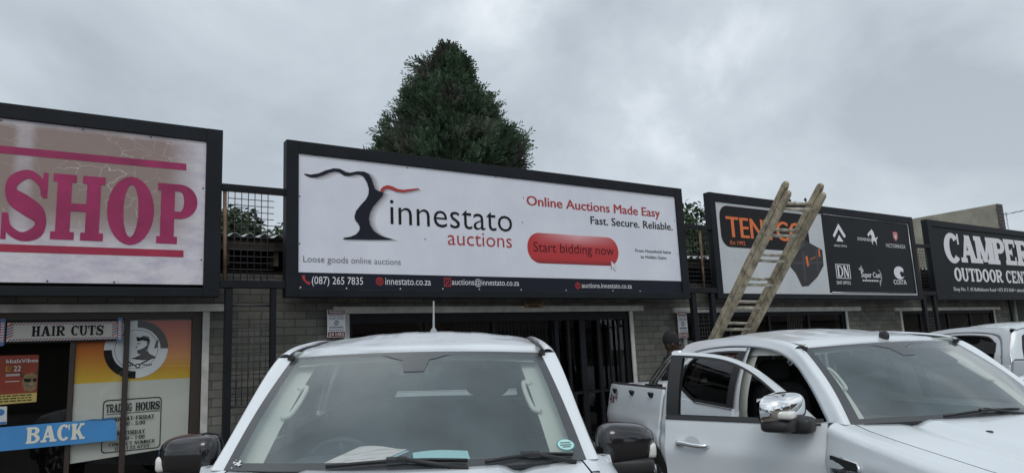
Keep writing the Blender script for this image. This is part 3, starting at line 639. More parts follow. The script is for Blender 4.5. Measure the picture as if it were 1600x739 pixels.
w = MB(); band(w, circ_pts(12.99, 2.78, .13, .13, 14, -50, 75), circ_pts(12.98, 2.78, .117, .117, 14, -50, 75), PY - .004, closed=False); flat(w, [(13.02, 2.70), (13.09, 2.72), (13.06, 2.64), (13.03, 2.58), (13.02, 2.64)], PY - .0042)
flat(w, [(12.36, 2.91), (12.44, 2.93), (12.46, 2.98), (12.50, 2.91), (12.54, 2.87), (12.46, 2.82), (12.42, 2.87)], PY - .0042); child(w, 'angler_logo', mat('grey_print', (.38, .39, .41), .6), st)
w = MB(); th = [a for a in range(0, 361, 15)]
outer = circ_pts(13.76, 2.862, .195, .125, 30, 35, 330); flat(w, outer + [(13.86, 2.775), (13.80, 2.80), (13.775, 2.84), (13.79, 2.885), (13.85, 2.895), (13.90, 2.87)], PY - .004); child(w, 'wave_logo', M_white_ink, st)
for a_ in (('ARKEN OPTICS', 11.684, 12.08, 3.288, .036, .004), ('STEVENSON', 12.457, 12.99, 3.437, .055, .02), ('VICTORINOX', 13.40, 14.11, 3.348, .072, .0), ('DNT OPTICS', 11.64, 12.066, 2.613, .056, .02), ('Super Cast', 12.436, 13.084, 2.752, .10, .03), ('COSTA', 13.51, 13.97, 2.638, .088, .03)):
    w = MB(); put_text(w, *a_[:5], PY - .0048, a_[5]); child(w, 'lettering', M_white_ink, st)
w = MB()
for i in range(9): flat(w, [(12.46 + i * .06, 2.678), (12.50 + i * .06, 2.678), (12.50 + i * .06, 2.708), (12.46 + i * .06, 2.708)], PY - .004)
child(w, 'lettering', M_white_ink, st)

# ---- camping shop sign
sc_ = thing('sign_board', 'black camping shop sign with fat white letters at the far right', 'sign', (18, PY, 2.34))
sign_frame(sc_, 15.05, 21.05, 2.345, 4.0, tl=.18)
w = MB(); w.box(15.23, 20.9, PY, PY + .06, 2.432, 3.86); child(w, 'panel', mat('black_vinyl', (.007, .0095, .012), .6, spec=.25, var=(2, .3)), sc_)
w = MB(); sl2 = Slab(w, T=.33, t=.17, sr=.08)
for ch, x0, x1, z0, z1 in (('C', 15.66, 16.37, 3.125, 3.76), ('A', 16.34, 17.07, 3.15, 3.75), ('M', 17.07, 17.86, 3.15, 3.755), ('P', 17.86, 18.48, 3.15, 3.755), ('E', 18.46, 19.06, 3.155, 3.76), ('R', 19.06, 19.78, 3.155, 3.76), ('S', 19.80, 20.40, 3.155, 3.76)):
    sl2.y = PY - .003; sl2.ox = x0; sl2.sx = x1 - x0; sl2.oz = z0; sl2.sz = z1 - z0; sl2.glyph(ch)
child(w, 'lettering', M_white_ink, sc_)
w = MB(); sl2 = Slab(w, T=.30, t=.15, sr=.06); sl2.text('OUTDOOR', 15.93, 18.14, 2.74, .285, PY - .003, gap=.05); sl2.text('CENTRE', 18.33, 20.1, 2.735, .285, PY - .003, gap=.05); child(w, 'lettering', M_white_ink, sc_)
w = MB(); put_text(w, 'Shop No. 7, 45 Buffeldoorn Road \u2022 073 373 0369 \u2022 admin@cam', 15.806, 19.5, 2.535, .075, PY - .003, .01); child(w, 'lettering', M_white_ink, sc_)

# ================================================================== MESH SCREENS BETWEEN THE SIGNS
def screen(label, xa, xb, p1, p2, rust, mesh_hi, lower_bars):
    root = thing('mesh_screen', label, 'steel screen', ((xa + xb) / 2, PY, 0), 0, 'steel mesh screens between the sign boards')
    sh = tuple(root.location)
    for (a, b) in (p1, p2):
        w = MB(); w.box(a, b, PY - .005, PY + .06, 0, 2.432); bevel(w.build('post', M_post, root, shift=sh), .004)
    for z0, z1 in ((2.435, 2.51), (3.40, 3.465)):
        w = MB(); w.box(xa, xb, PY - .015, PY + .06, z0, z1); bevel(w.build('crossbar', M_post, root, shift=sh), .004)
    w = MB(); w.tube([(rust[0], PY + .02, 2.512), (rust[1], PY + .02, 3.398)], .018, 8); w.build('rusty_rod', M_rust, root, shift=sh)
    w = MB(); x = mesh_hi[0]
    while x <= mesh_hi[1]: w.tube([(x, PY + .045, 2.512), (x, PY + .045, 3.398)], .0042, 4); x += .0645
    z = 2.56
    while z < 3.39: w.tube([(mesh_hi[0], PY + .048, z), (mesh_hi[1], PY + .048, z)], .0042, 4); z += .0645
    w.build('wire_mesh', M_wire, root, shift=sh)
    w = MB(); a, b = p1[1], p2[0]
    for zb in lower_bars: w.tube([(a, PY + .03, zb), (b, PY + .03, zb)], .012, 6)
    x = a + .05; i = 0
    while x < b - .01: w.tube([(x, PY + .035, lower_bars[1]), (x, PY + .035, lower_bars[0] - .10 - .1 * (i % 2))], .0042, 4); x += .055; i += 1
    z = lower_bars[1] + .06
    while z < lower_bars[0] - .15: w.tube([(a, PY + .038, z), (b, PY + .038, z)], .004, 4); z += .06
    w.build('wire_mesh', M_wire, root, shift=sh)
    return root
screen('steel mesh screen between the magenta SHOP sign and the white auction sign', 1.393, 2.012, (1.445, 1.513), (1.876, 1.930), (1.44, 1.425), (1.462, 1.91), (2.265, 1.30))
screen('steel mesh screen between the white auction sign and the orange lettered sign', 7.888, 8.482, (7.93, 8.02), (8.345, 8.43), (8.235, 8.245), (7.93, 8.45), (2.20, 1.2))
screen('steel mesh screen between the brand logo sign and the black camping sign', 14.493, 15.047, (14.53, 14.63), (14.94, 15.04), (14.545, 14.575), (14.60, 15.0), (2.2, 1.2))

# ================================================================== SHOP WINDOW NOTICES (barber)
GY = WY + .012
def notice(name, label, cat, loc): return thing(name, label, cat, loc)
hc = notice('haircut_sign', 'white HAIR CUTS strip with red and blue barber stripes above the barber window', 'sign', (.17, GY, 1.97)); sh = tuple(hc.location)
w = MB(); w.box(-.31, .60, GY - .012, GY, 1.968, 2.165); w.build('board', M_black_ink, hc, shift=sh)
w = MB(); flat(w, [(-.272, 1.985), (.572, 1.985), (.572, 2.150), (-.272, 2.150)], GY - .0135); w.build('white_field', mat('aged_white_print', (.55, .54, .50), .6), hc, shift=sh)
w = MB()
n_ = 34
for i in range(n_):
    x = -.262 + i * .0245
    for z0 in (1.985, 2.126): flat(w, [(x, z0), (x + .011, z0), (x + .030, z0 + .024), (x + .019, z0 + .024)], GY - .0145, i % 2)
for i in range(5):
    z = 2.012 + i * .024
    flat(w, [(-.272, z), (-.272, z + .011), (-.225, z + .034), (-.225, z + .023)], GY - .0150, i % 2); flat(w, [(.572, z + .034), (.572, z + .023), (.530, z), (.530, z + .011)], GY - .0150, i % 2)
w.build('barber_stripes', [mat('stripe_red', (.38, .05, .05), .6), mat('stripe_blue', (.05, .13, .25), .6)], hc, shift=sh)
w = MB(); sl2 = Slab(w, T=.3, t=.12, sr=.08); sl2.text('HAIR', -.092, .155, 2.026, .09, GY - .0152); sl2.text('CUTS', .205, .462, 2.026, .09, GY - .0152); w.build('lettering', M_black_ink, hc, shift=sh)
for xc in (-.305, .593):
    w = MB(); flat(w, round_rect(xc - .020, xc + .020, 1.95, 2.185, .012), GY - .014, 0); flat(w, round_rect(xc - .013, xc + .013, 1.985, 2.15, .004), GY - .0152, 1)
    for i in range(7): flat(w, [(xc - .013, 1.988 + i * .023), (xc - .013, 1.998 + i * .023), (xc + .013, 2.008 + i * .023), (xc + .013, 1.998 + i * .023)], GY - .016, 2)
    w.build('barber_pole', [mat('pole_blue', (.10, .17, .34), .5), M_white_ink, mat('stripe_red'), ], hc, shift=sh)

IY = WY + .052      # just inside the glass (glass at WY+.045)
ev = notice('event_poster', 'red event poster with a dog-like animal in dark glasses on barber window', 'poster', (-.2, IY, 1.45)); sh = tuple(ev.location)
w = MB(); flat(w, [(-.62, 1.442), (-.024, 1.454), (-.027, 1.865), (-.62, 1.872)], IY); w.build('paper', mat('poster_red', (.33, .035, .02), .6, var=(5, .35, (.20, .05, .02))), ev, shift=sh)
w = MB(); flat(w, [(-.62, 1.444), (-.026, 1.456), (-.027, 1.535), (-.62, 1.53)], IY - .0008); w.build('yellow_band', mat('poster_yellow', (.60, .46, .14), .6), ev, shift=sh)
w = MB()
for r_, z in enumerate((1.514, 1.492, 1.470)):
    x = -.60
    while x < -.06: l = random.uniform(.015, .05); flat(w, [(x, z), (x + l, z), (x + l, z + .010), (x, z + .010)], IY - .0016, 0); x += l + .008
put_text(w, 'kkalsVibes', -.262, -.033, 1.802, .032, IY - .0016, .02, 1); put_text(w, '22', -.205, -.155, 1.730, .045, IY - .0016, .01, 1)
put_text(w, 'E/', -.262, -.222, 1.730, .045, IY - .0016, .005, 2)
for z in (1.70, 1.69, 1.64): flat(w, [(-.26, z), (-.16, z), (-.16, z + .005), (-.26, z + .005)], IY - .0016, 1)
w.build('lettering', [M_black_ink, M_white_ink, mat('poster_gold', (.55, .33, .05), .6)], ev, shift=sh)
w = MB(); flat(w, [(-.135, 1.60), (-.12, 1.56), (-.06, 1.545), (-.035, 1.575), (-.035, 1.68), (-.05, 1.705), (-.09, 1.712), (-.125, 1.69), (-.14, 1.64)], IY - .0012, 0)
flat(w, [(-.125, 1.69), (-.165, 1.745), (-.16, 1.70), (-.138, 1.66)], IY - .0014, 1); flat(w, [(-.05, 1.70), (-.032, 1.745), (-.028, 1.69)], IY - .0014, 1)
flat(w, [(-.13, 1.665), (-.075, 1.655), (-.078, 1.63), (-.12, 1.632)], IY - .0018, 2); flat(w, [(-.065, 1.655), (-.035, 1.662), (-.035, 1.632), (-.06, 1.63)], IY - .0018, 2); flat(w, circ_pts(-.075, 1.612, .016, .012, 10), IY - .0019, 3)
w.build('animal_picture', [mat('fur_tan', (.30, .20, .11), .8, var=(30, .5)), mat('fur_dark', (.10, .06, .04), .8), M_black_ink, mat('snout_grey', (.3, .27, .24), .7)], ev, shift=sh)

sk = notice('sticker', 'small white and blue sticker under the red event poster', 'sticker', (-.26, IY, 1.28)); sh = tuple(sk.location)
w = MB(); flat(w, [(-.36, 1.283), (-.229, 1.283), (-.236, 1.433), (-.36, 1.433)], IY, 0); flat(w, circ_pts(-.28, 1.385, .03, .028), IY - .0008, 1); flat(w, [(-.36, 1.285), (-.231, 1.285), (-.232, 1.305), (-.36, 1.305)], IY - .0008, 1); w.build('paper', [M_white_ink, mat('sticker_blue', (.06, .22, .52), .5)], sk, shift=sh)

BY = WY - .02
bk = notice('window_strip_sign', 'bright blue strip with pale BACK lettering across the barber window', 'sign', (.1, BY, 1.07)); sh = tuple(bk.location)
w = MB(); w.prism([(-1.4, 1.063), (.604, 1.067), (.600, 1.20), (.581, 1.262), (.55, 1.267), (-1.4, 1.258)], BY, BY + .012); w.build('strip', mat('strip_blue', (.055, .25, .56), .5, var=(4, .12)), bk, shift=sh)
w = MB(); sl2 = Slab(w, T=.3, t=.14, sr=.07); sl2.text('BACK', -.083, .346, 1.107, .138, BY - .0015); w.build('lettering', mat('cream_ink', (.66, .66, .58), .6), bk, shift=sh)
w = MB(); w.prism([(.35, 1.262), (.40, 1.272), (.47, 1.266), (.53, 1.274), (.59, 1.268), (.584, 1.245), (.555, 1.255), (.50, 1.25), (.44, 1.258)], BY - .001, BY + .004); w.build('torn_edge', mat('torn_blue', (.03, .10, .22), .7), bk, shift=sh)

tp = notice('trading_hours_poster', 'orange and white barber poster showing trading hours and a bearded head in ring', 'poster', (.74, IY, .92)); sh = tuple(tp.location)
def poster_mat():
    m, t, p = nodes_mat('hours_poster', .6)
    c = N('ShaderNodeTexCoord', t); s = N('ShaderNodeSeparateXYZ', t); t.links.new(c.outputs['Object'], s.inputs[0])
    r = N('ShaderNodeValToRGB', t); mr = N('ShaderNodeMapRange', t); mr.inputs[1].default_value = .671; mr.inputs[2].default_value = 1.24; t.links.new(s.outputs[2], mr.inputs[0]); t.links.new(mr.outputs[0], r.inputs[0])
    r.color_ramp.elements[0].color = (.66, .44, .04, 1); r.color_ramp.elements[1].color = (.42, .04, .02, 1); e = r.color_ramp.elements.new(.5); e.color = (.62, .17, .02, 1)
    st_ = N('ShaderNodeMath', t, operation='GREATER_THAN'); st_.inputs[1].default_value = .671; t.links.new(s.outputs[2], st_.inputs[0])
    mi = N('ShaderNodeMix', t); mi.data_type = 'RGBA'; mi.inputs[6].default_value = (.60, .60, .55, 1); t.links.new(st_.outputs[0], mi.inputs[0]); t.links.new(r.outputs[0], mi.inputs[7]); t.links.new(mi.outputs[2], p.inputs['Base Color']); return m
w = MB(); w.grid(lambda u, v: (lerp(.251, 1.226, u) - .01 * (1 - v) * u, IY + .002 * math.sin(u * 9) * (1 - v) + .003, lerp(lerp(.893, .953, u), 2.156, v)), 12, 8); w.build('paper', poster_mat(), tp, shift=sh)
w = MB(); cx, cz = .745, 1.886; ro = .272
band(w, circ_pts(cx, cz, ro, ro, 40), circ_pts(cx, cz, .20, .20, 40), IY - .002, 0)
for a0 in (0, 180): band(w, circ_pts(cx, cz, ro, ro, 16, a0, a0 + 90), circ_pts(cx, cz, .205, .205, 16, a0, a0 + 90), IY - .0027, 1, closed=False)
flat(w, circ_pts(cx, cz, .20), IY - .0022, 0); band(w, circ_pts(cx, cz, .185), circ_pts(cx, cz, .181), IY - .0028, 1)
w.build('ring_emblem', [M_white_ink, M_black_ink], tp, shift=sh)
w = MB()  # bearded head facing left, with quiff, ear and shoulders
hx, hz_ = .80, 1.93
flat(w, [(hx - .055, hz_ + .035), (hx - .062, hz_ + .075), (hx - .03, hz_ + .065), (hx + .0, hz_ + .085), (hx + .045, hz_ + .07), (hx + .058, hz_ + .03), (hx + .05, hz_ - .01), (hx + .035, hz_ - .01), (hx + .03, hz_ + .03), (hx - .01, hz_ + .04), (hx - .04, hz_ + .03)], IY - .0032, 0)
flat(w, [(hx + .048, hz_ - .01), (hx + .04, hz_ - .045), (hx + .02, hz_ - .075), (hx - .01, hz_ - .095), (hx - .045, hz_ - .085), (hx - .05, hz_ - .055), (hx - .02, hz_ - .045), (hx + .01, hz_ - .03), (hx + .03, hz_ - .01)], IY - .0034, 0)
flat(w, [(hx - .052, hz_ + .012), (hx - .025, hz_ + .012), (hx - .025, hz_ + .005), (hx - .052, hz_ + .004)], IY - .0034, 0)
flat(w, [(hx - .058, hz_ - .012), (hx - .067, hz_ - .028), (hx - .048, hz_ - .03)], IY - .0034, 0)
flat(w, [(hx - .10, hz_ - .13), (hx - .05, hz_ - .115), (hx - .03, hz_ - .10), (hx + .04, hz_ - .06), (hx + .055, hz_ - .09), (hx + .10, hz_ - .115), (hx + .115, hz_ - .135), (hx + .0, hz_ - .15)], IY - .0036, 0)
band(w, circ_pts(.76, 1.73, .022), circ_pts(.76, 1.73, .012), IY - .0034)
flat(w, [(.775, 1.735), (.90, 1.80), (.905, 1.815), (.885, 1.812), (.77, 1.747)], IY - .0037); flat(w, [(.745, 1.735), (.645, 1.80), (.635, 1.79), (.74, 1.725)], IY - .0037)
flat(w, [(.895, 1.885), (.925, 1.90), (.93, 1.97), (.915, 1.965), (.90, 1.92)], IY - .0034)
for dx0 in (.64, .80): put_s = [flat(w, [(dx0 + i * .014, 1.725 + abs(i - 3) * .002), (dx0 + i * .014 + .009, 1.725 + abs(i - 3) * .002), (dx0 + i * .014 + .009, 1.741 + abs(i - 3) * .002), (dx0 + i * .014, 1.741 + abs(i - 3) * .002)], IY - .0035) for i in range(6)]
w.build('emblem_head', M_black_ink, tp, shift=sh)
w = MB(); band(w, round_rect(.488, .977, .955, 1.43, .035), round_rect(.496, .969, .963, 1.422, .030), IY - .002)
sl2 = Slab(w, T=.3, t=.12, sr=.07)
sl2.text('TRADING', .512, .725, 1.315, .075, IY - .002, gap=.03); sl2.text('HOURS', .755, .962, 1.315, .075, IY - .002, gap=.03); flat(w, [(.515, 1.297), (.962, 1.297), (.962, 1.302), (.515, 1.302)], IY - .002)
sl2.text('MONDAY-FRIDAY', .56, .915, 1.235, .036, IY - .002); put_text(w, '8:00 - 5:00', .63, .84, 1.185, .034, IY - .002, .03)
sl2.text('SATURDAY', .61, .84, 1.105, .036, IY - .002); put_text(w, '8:00 - 1:00', .63, .84, 1.055, .034, IY - .002, .03)
sl2.text('CONTACT NUMBER', .545, .925, 1.012, .030, IY - .002); put_text(w, '072 132 6723', .60, .88, .972, .026, IY - .002, .03)
w.build('lettering', M_black_ink, tp, shift=sh)

# ================================================================== ALARM SIGNS, LINTEL PLATE
def alarm(label, x0, x1, z0, z1, y):
    root = thing('alarm_sign', label, 'sign', ((x0 + x1) / 2, y, z0), 0, 'alarm warning signs'); sh = tuple(root.location)
    h = z1 - z0; wd = x1 - x0
    w = MB(); w.box(x0, x1, y, y + .008, z0, z1); w.build('plate', M_white_ink, root, shift=sh)
    w = MB(); mr = mat('sign_maroon', (.16, .02, .02), .5); f = lambda a, b, i: flat(w, [(x0 + .006, z0 + a * h), (x1 - .006, z0 + a * h), (x1 - .006, z0 + b * h), (x0 + .006, z0 + b * h)], y - .0012, i)
    f(.835, .985, 0); w.build('red_band', mr, root, shift=sh); w = MB(); f(.015, .20, 0); w.build('red_band', mr, root, shift=sh)
    w = MB(); X = lambda t: x0 + wd * t
    put_text(w, 'WARNING', X(.09), X(.91), z0 + .865 * h, .10 * h, y - .0022, .01, 0); put_text(w, '24 HRS', X(.08), X(.92), z0 + .045 * h, .12 * h, y - .0022, .02, 0)
    put_text(w, 'PROTECTED BY', X(.10), X(.90), z0 + .755 * h, .055 * h, y - .0018, .02, 1); put_text(w, 'ALARM SYSTEM', X(.08), X(.92), z0 + .655 * h, .06 * h, y - .0018, .02, 1); put_text(w, 'MONITORING', X(.12), X(.88), z0 + .325 * h, .07 * h, y - .0018, .03, 1)
    for i in range(7): flat(w, [(X(.10 + i * .12), z0 + .245 * h), (X(.18 + i * .12), z0 + .245 * h), (X(.18 + i * .12), z0 + .275 * h), (X(.10 + i * .12), z0 + .275 * h)], y - .0018, 1)
    cz = z0 + .525 * h; r = .085 * h; band(w, circ_pts(X(.5), cz, r), circ_pts(X(.5), cz, r * .72), y - .0018, 2); flat(w, [(X(.5) - r * .5, cz - r * .62), (X(.5) - r * .25, cz - r * .7), (X(.5) + r * .5, cz + r * .62), (X(.5) + r * .25, cz + r * .7)], y - .002, 2)
    w.build('lettering', [M_white_ink, mat('sign_navy', (.05, .06, .16), .5), M_black_ink], root, shift=sh)
alarm('WARNING alarm sign with maroon bands beside the left jamb of the middle shop', 2.567, 2.770, 1.942, 2.240, WY - .06)
alarm('WARNING alarm sign on the brick pier right of the middle shop, above the beanie', 7.968, 8.165, 1.79, 2.19, WY - .05)
lp = thing('notice_plate', 'small faded ochre plate fixed to the white lintel over the middle shop door', 'sign', (5.335, WY - .05, 2.25)); sh = tuple(lp.location)
w = MB(); w.box(5.187, 5.483, WY - .048, WY - .038, 2.252, 2.338); w.build('plate', mat('ochre_plate', (.26, .19, .10), .6, var=(12, .4)), lp, shift=sh)
w = MB()
for z, a, b in ((2.303, 5.20, 5.47), (2.263, 5.255, 5.42)):
    x = a
    while x < b - .02: l = random.uniform(.016, .026); flat(w, [(x, z), (x + l, z), (x + l, z + .026), (x, z + .026)], WY - .0495); x += l + .007
w.build('worn_lettering', mat('worn_brown', (.06, .035, .02), .7), lp, shift=sh)

# ================================================================== PICKUP TRUCKS
# local frame of a truck: x = its left, y = distance back from the front bumper, z up
WHEELS = (.89, 4.11); ARCH_R = .425; ARCH_Z = .40
def belt(s): return interp(s, [(1.5, 1.19), (2.0, 1.195), (2.66, 1.205), (3.3, 1.225), (3.9, 1.25)])
def rail_z(s): return 1.295 + .008 * (s - 3.9)
def lside(s, z):
    w = .925 - (.34 * max(0, z - .85) ** 2) - .10 * max(0, .85 - z) ** 2
    w += .012 * math.exp(-((z - .985) / .05) ** 2) - .008 * math.exp(-((z - .80) / .09) ** 2)      # shoulder crease
    if s < 1.1: w -= .12 * ((1.1 - s) / 1.0) ** 2
    if s > 4.95: w -= .03 * ((s - 4.95) / .4) ** 2
    for sc in WHEELS:
        d = math.hypot(s - sc, z - ARCH_Z); w += .035 * (1 - smooth01((d - .50) / .10)) if d < .62 else 0
    return w
def zlow(s):
    z = .46
    for sc in WHEELS:
        if abs(s - sc) < ARCH_R: z = max(z, ARCH_Z + math.sqrt(ARCH_R ** 2 - (s - sc) ** 2))
    return z
def lup(s, z):
    zb = belt(s); t = max(0, (z - zb) / (1.66 - zb)); l0 = lside(s, zb) - .012 - .055 * smooth01((2.0 - s) / .5)
    return l0 + (.70 - l0) * t ** 1.12 + (.018 - .040 * smooth01((2.25 - s) / .25)) * math.sin(math.pi * min(t, 1)) - (.10 * max(0, t - 1))
def stations(s0, s1, step=.05):
    st = [s0]
    x = math.ceil(s0 / step) * step
    while x < s1 - 1e-4:
        if x > s0 + 1e-4: st.append(x)
        x += step
    st.append(s1)
    for sc in WHEELS:
        for k in range(25):
            v = sc + ARCH_R * math.cos(math.pi * k / 24)
            if s0 < v < s1: st.append(v)
    st = sorted(st); return [v for i, v in enumerate(st) if i == 0 or v - st[i - 1] > 1e-3]
def side_panel(mb, s0, s1, ztop, sgn, nz=14, mi=0, off=0):
    st = stations(s0, s1); n = len(st) - 1
    def fn(u, v):
        s = st[min(n, round(u * n))]; a, b = zlow(s), ztop(s); z = a + (b - a) * v
        return (sgn * (lside(s, z) + off), s, z)
    mb.grid(fn, n, nz, mi)
    # turned-in returns at both ends and along the lower edge
    for s in (s0, s1):
        a, b = zlow(s), ztop(s)
        mb.grid(lambda u, v: (sgn * (lside(s, a + (b - a) * v) + off - .03 * u), s + (.004 if s == s0 else -.004) * u, a + (b - a) * v), 1, nz, mi)
    mb.grid(lambda u, v: (sgn * (lside(st[min(n, round(u * n))], zlow(st[min(n, round(u * n))])) - .05 * v), st[min(n, round(u * n))], zlow(st[min(n, round(u * n))])), n, 1, mi)
A_OUT = [(1.50, 1.19), (1.76, 1.43), (2.06, 1.645), (2.4, 1.71), (2.9, 1.735), (3.4, 1.72), (3.74, 1.68), (3.83, 1.5), (3.88, 1.25)]
A_IN = [(1.63, 1.19), (1.86, 1.41), (2.12, 1.580), (2.42, 1.650), (2.9, 1.675), (3.35, 1.655), (3.60, 1.60), (3.70, 1.45), (3.73, 1.25)]
def wsurf(u, v, off=0):      # windscreen, u -1..1, v 0 base..1 top
    b = Vector((.770 * u, 1.24 + .26 * u * u, 1.185 + .02 * (1 - u * u))); t = Vector((.635 * u, 2.00 + .07 * u * u, 1.662 - .017 * u * u))
    p = b.lerp(t, v); p.y -= .035 * math.sin(math.pi * v) ; p.z += .012 * math.sin(math.pi * v); p.y -= off * .6; p.z += off; return p
def roof_z(s, l):
    z = interp(s, [(1.9, 1.635), (2.02, 1.665), (2.15, 1.692), (2.4, 1.735), (2.7, 1.775), (2.9, 1.788), (3.1, 1.79), (3.5, 1.775), (3.80, 1.745)])
    z -= (.022 + .033 * smooth01((s - 2.1) / .6)) * min(1, abs(l) / .635) ** 2.2
    if s > 2.35: z += .003 * smooth01((s - 2.35) / .15) * smooth01((3.7 - s) / .15) * (1 if abs((abs(l) % .22) - .11) < .06 else 0)
    return z
def fender_top(s): return interp(s, [(.15, .93), (.35, 1.00), (.8, 1.07), (1.35, 1.155), (1.5, 1.182), (1.56, 1.195)])
def hood_l(s): return interp(s, [(.15, .66), (.6, .735), (1.1, .765), (1.35, .765), (1.52, .745)])

def make_truck(name, label, x, y, rz, z0=0, roll=0, door_open=0, mirror='black', bar=False, hooks=False, antenna_s=2.16, tint_rear=True, loads=True, front=True, scale=1, group='white double cab pickups'):
    O = (0, 2.65, 0)
    base = Vector((x, y, z0)) + Vector((-math.sin(rz), math.cos(rz), 0)) * 2.65 * scale
    root = thing(name, label, 'pickup', tuple(base), 0, group)
    root.rotation_euler = (0, -roll, rz); root.scale = (scale,) * 3
    def P(mb, nm, m, parent=None, **k): return mb.build(nm, m, parent or root, shift=O, **k)
    # ---- painted shell
    w = MB()
    for sg in (-1, 1):
        # front fender with its rounded top
        side_panel(w, .20, 1.558, lambda s: fender_top(s) - .07, sg)
        st = stations(.20, 1.56)
        n = len(st) - 1
        def fend(u, v):
            s = st[min(n, round(u * n))]; zt = fender_top(s); ls = lside(s, zt - .07); lh = hood_l(s) + .004
            if v < .6:
                a = v / .6 * math.pi / 2; return (sg * (ls - .075 * (1 - math.cos(a))), s, zt - .07 + .07 * math.sin(a))
            t = (v - .6) / .4; return (sg * lerp(ls - .075, lh, t), s, zt + .004 * t)
        w.grid(fend, n, 10)
        # rocker
        w.box(sg * .80 - .0, sg * .885, 1.34, 3.66, .36, .455)
        # cab side ring
        o = crom([(a, b, 0) for a, b in A_OUT], 7); i_ = crom([(a, b, 0) for a, b in A_IN], 7); k = len(o) - 1
        w.grid(lambda u, v: (sg * (lup(lerp(o[round(u * k)].x, i_[round(u * k)].x, v), lerp(o[round(u * k)].y, i_[round(u * k)].y, v)) + .004), lerp(o[round(u * k)].x, i_[round(u * k)].x, v), lerp(o[round(u * k)].y, i_[round(u * k)].y, v)), k, 4)
        # inner return of the door opening
        w.grid(lambda u, v: (sg * (lup(i_[round(u * k)].x, i_[round(u * k)].y) + .004 - .06 * v), i_[round(u * k)].x, i_[round(u * k)].y), k, 2)
        # A pillar face: windscreen edge to the side ring
        na = 16
        def ap(u, v):
            a = wsurf(sg, u); q = o[min(len(o) - 1, round(u * 14))]; b = Vector((sg * (lup(q.x, q.y) + .004), q.x, q.y)); p = a.lerp(b, v)
            p.x += sg * .012 * math.sin(math.pi * v); p.y -= .010 * math.sin(math.pi * v); return p
        w.grid(ap, 14, 5)
        # roof rail: from ditch to the side ring
        j0 = 14
        def rr(u, v):
            q = o[j0 + round(u * (42 - j0))]; b = Vector((sg * (lup(q.x, q.y) + .004), q.x, q.y)); ss = lerp(2.07, 3.76, u); a = Vector((sg * .648, lerp(ss, q.x, .5), roof_z(ss, .635) + .004)); p = a.lerp(b, v); p.z += .012 * math.sin(math.pi * v); return p
        w.grid(rr, 28, 5)
        # B pillar
        w.grid(lambda u, v: (sg * (lup(lerp(2.62, 2.74, u), lerp(1.20, 1.665, v)) - .012), lerp(2.62, 2.74, u) + .03 * v, lerp(1.20, 1.665, v)), 2, 8)
        w.grid(lambda u, v: (sg * (lside(lerp(2.62, 2.74, u), lerp(.46, 1.20, v)) - .03), lerp(2.62, 2.74, u), lerp(.46, 1.20, v)), 2, 8)
        # rear cab lower corner and bed side
        side_panel(w, 3.742, 3.885, lambda s: 1.25, sg)
        side_panel(w, 3.90, 5.33, rail_z, sg, nz=18)
        w.grid(lambda u, v: (sg * (lside(lerp(3.90, 5.33, u), rail_z(lerp(3.90, 5.33, u))) - .05 * v), lerp(3.90, 5.33, u), rail_z(lerp(3.90, 5.33, u)) + .006 * math.sin(math.pi * v)), 24, 3)
    # roof skin
    def rf(u, v):
        l = lerp(-.635, .635, v); q = wsurf(l / .635, 1); s = lerp(q.y, 3.80, u); return (l, s, lerp(q.z, roof_z(s, l), smooth01(u * 8)))
    w.grid(rf, 44, 58)
    # back of the cab with its window hole
    oo = [(-.86, 1.25), (-.80, 1.42), (-.70, 1.64), (-.60, 1.70), (-.3, 1.735), (0, 1.745), (.3, 1.735), (.60, 1.70), (.70, 1.64), (.80, 1.42), (.86, 1.25), (.5, 1.25), (0, 1.25), (-.5, 1.25)]
    ii = [(-.66, 1.31), (-.64, 1.44), (-.59, 1.60), (-.52, 1.645), (-.26, 1.66), (0, 1.665), (.26, 1.66), (.52, 1.645), (.59, 1.60), (.64, 1.44), (.66, 1.31), (.4, 1.30), (0, 1.30), (-.4, 1.30)]
    bk_y = lambda z: 3.885 - .09 * (z - 1.25) / .45
    nn = len(oo)
    w.grid(lambda u, v: (lerp(oo[round(u * nn) % nn][0], ii[round(u * nn) % nn][0], v), bk_y(lerp(oo[round(u * nn) % nn][1], ii[round(u * nn) % nn][1], v)) - .03 * max(0, 1 - v * 2.5) * (1 if oo[round(u * nn) % nn][1] > 1.3 else 0), lerp(oo[round(u * nn) % nn][1], ii[round(u * nn) % nn][1], v)), nn, 4)
    w.box(-.86, .86, 3.86, 3.885, .5, 1.25)
    P(w, 'body', M_white, weld=True)
    # roof ditches
    for sg in (-1, 1):
        w = MB(); w.grid(lambda u, v: (sg * lerp(.628, .652, v), lerp(2.05, 3.78, u), roof_z(lerp(2.07, 3.76, u), .635) + .0065 + .004 * math.sin(math.pi * v)), 30, 2)
        w.box(sg * .640 - .016, sg * .640 + .016, 2.035, 2.06, 1.636, 1.656)
        P(w, 'roof_moulding', M_blackp)
    # ---- bonnet
    w = MB()
    def hd(u, v):
        t = v * 2 - 1; sr = 1.235 + .27 * t * t; s = lerp(.16, sr, u); lh = hood_l(s) - .004; l = t * lh; zt = fender_top(s) + .004
        z = zt + .045 * (1 - t * t) * smooth01(s / .5)
        z += .020 * smooth01((.60 - abs(t)) / .10) * smooth01((s - .1) / .4) - .012 * math.exp(-((abs(t) - .62) / .05) ** 2)
        return (l, s, z - .10 * max(0, (.30 - s) / .2) ** 2)
    w.grid(hd, 28, 48)
    w.grid(lambda u, v: (hd(1, v)[0], hd(1, v)[1] + .012 * u, hd(1, v)[2] - .05 * u), 1, 48)
    P(w, 'bonnet', M_white, weld=True)
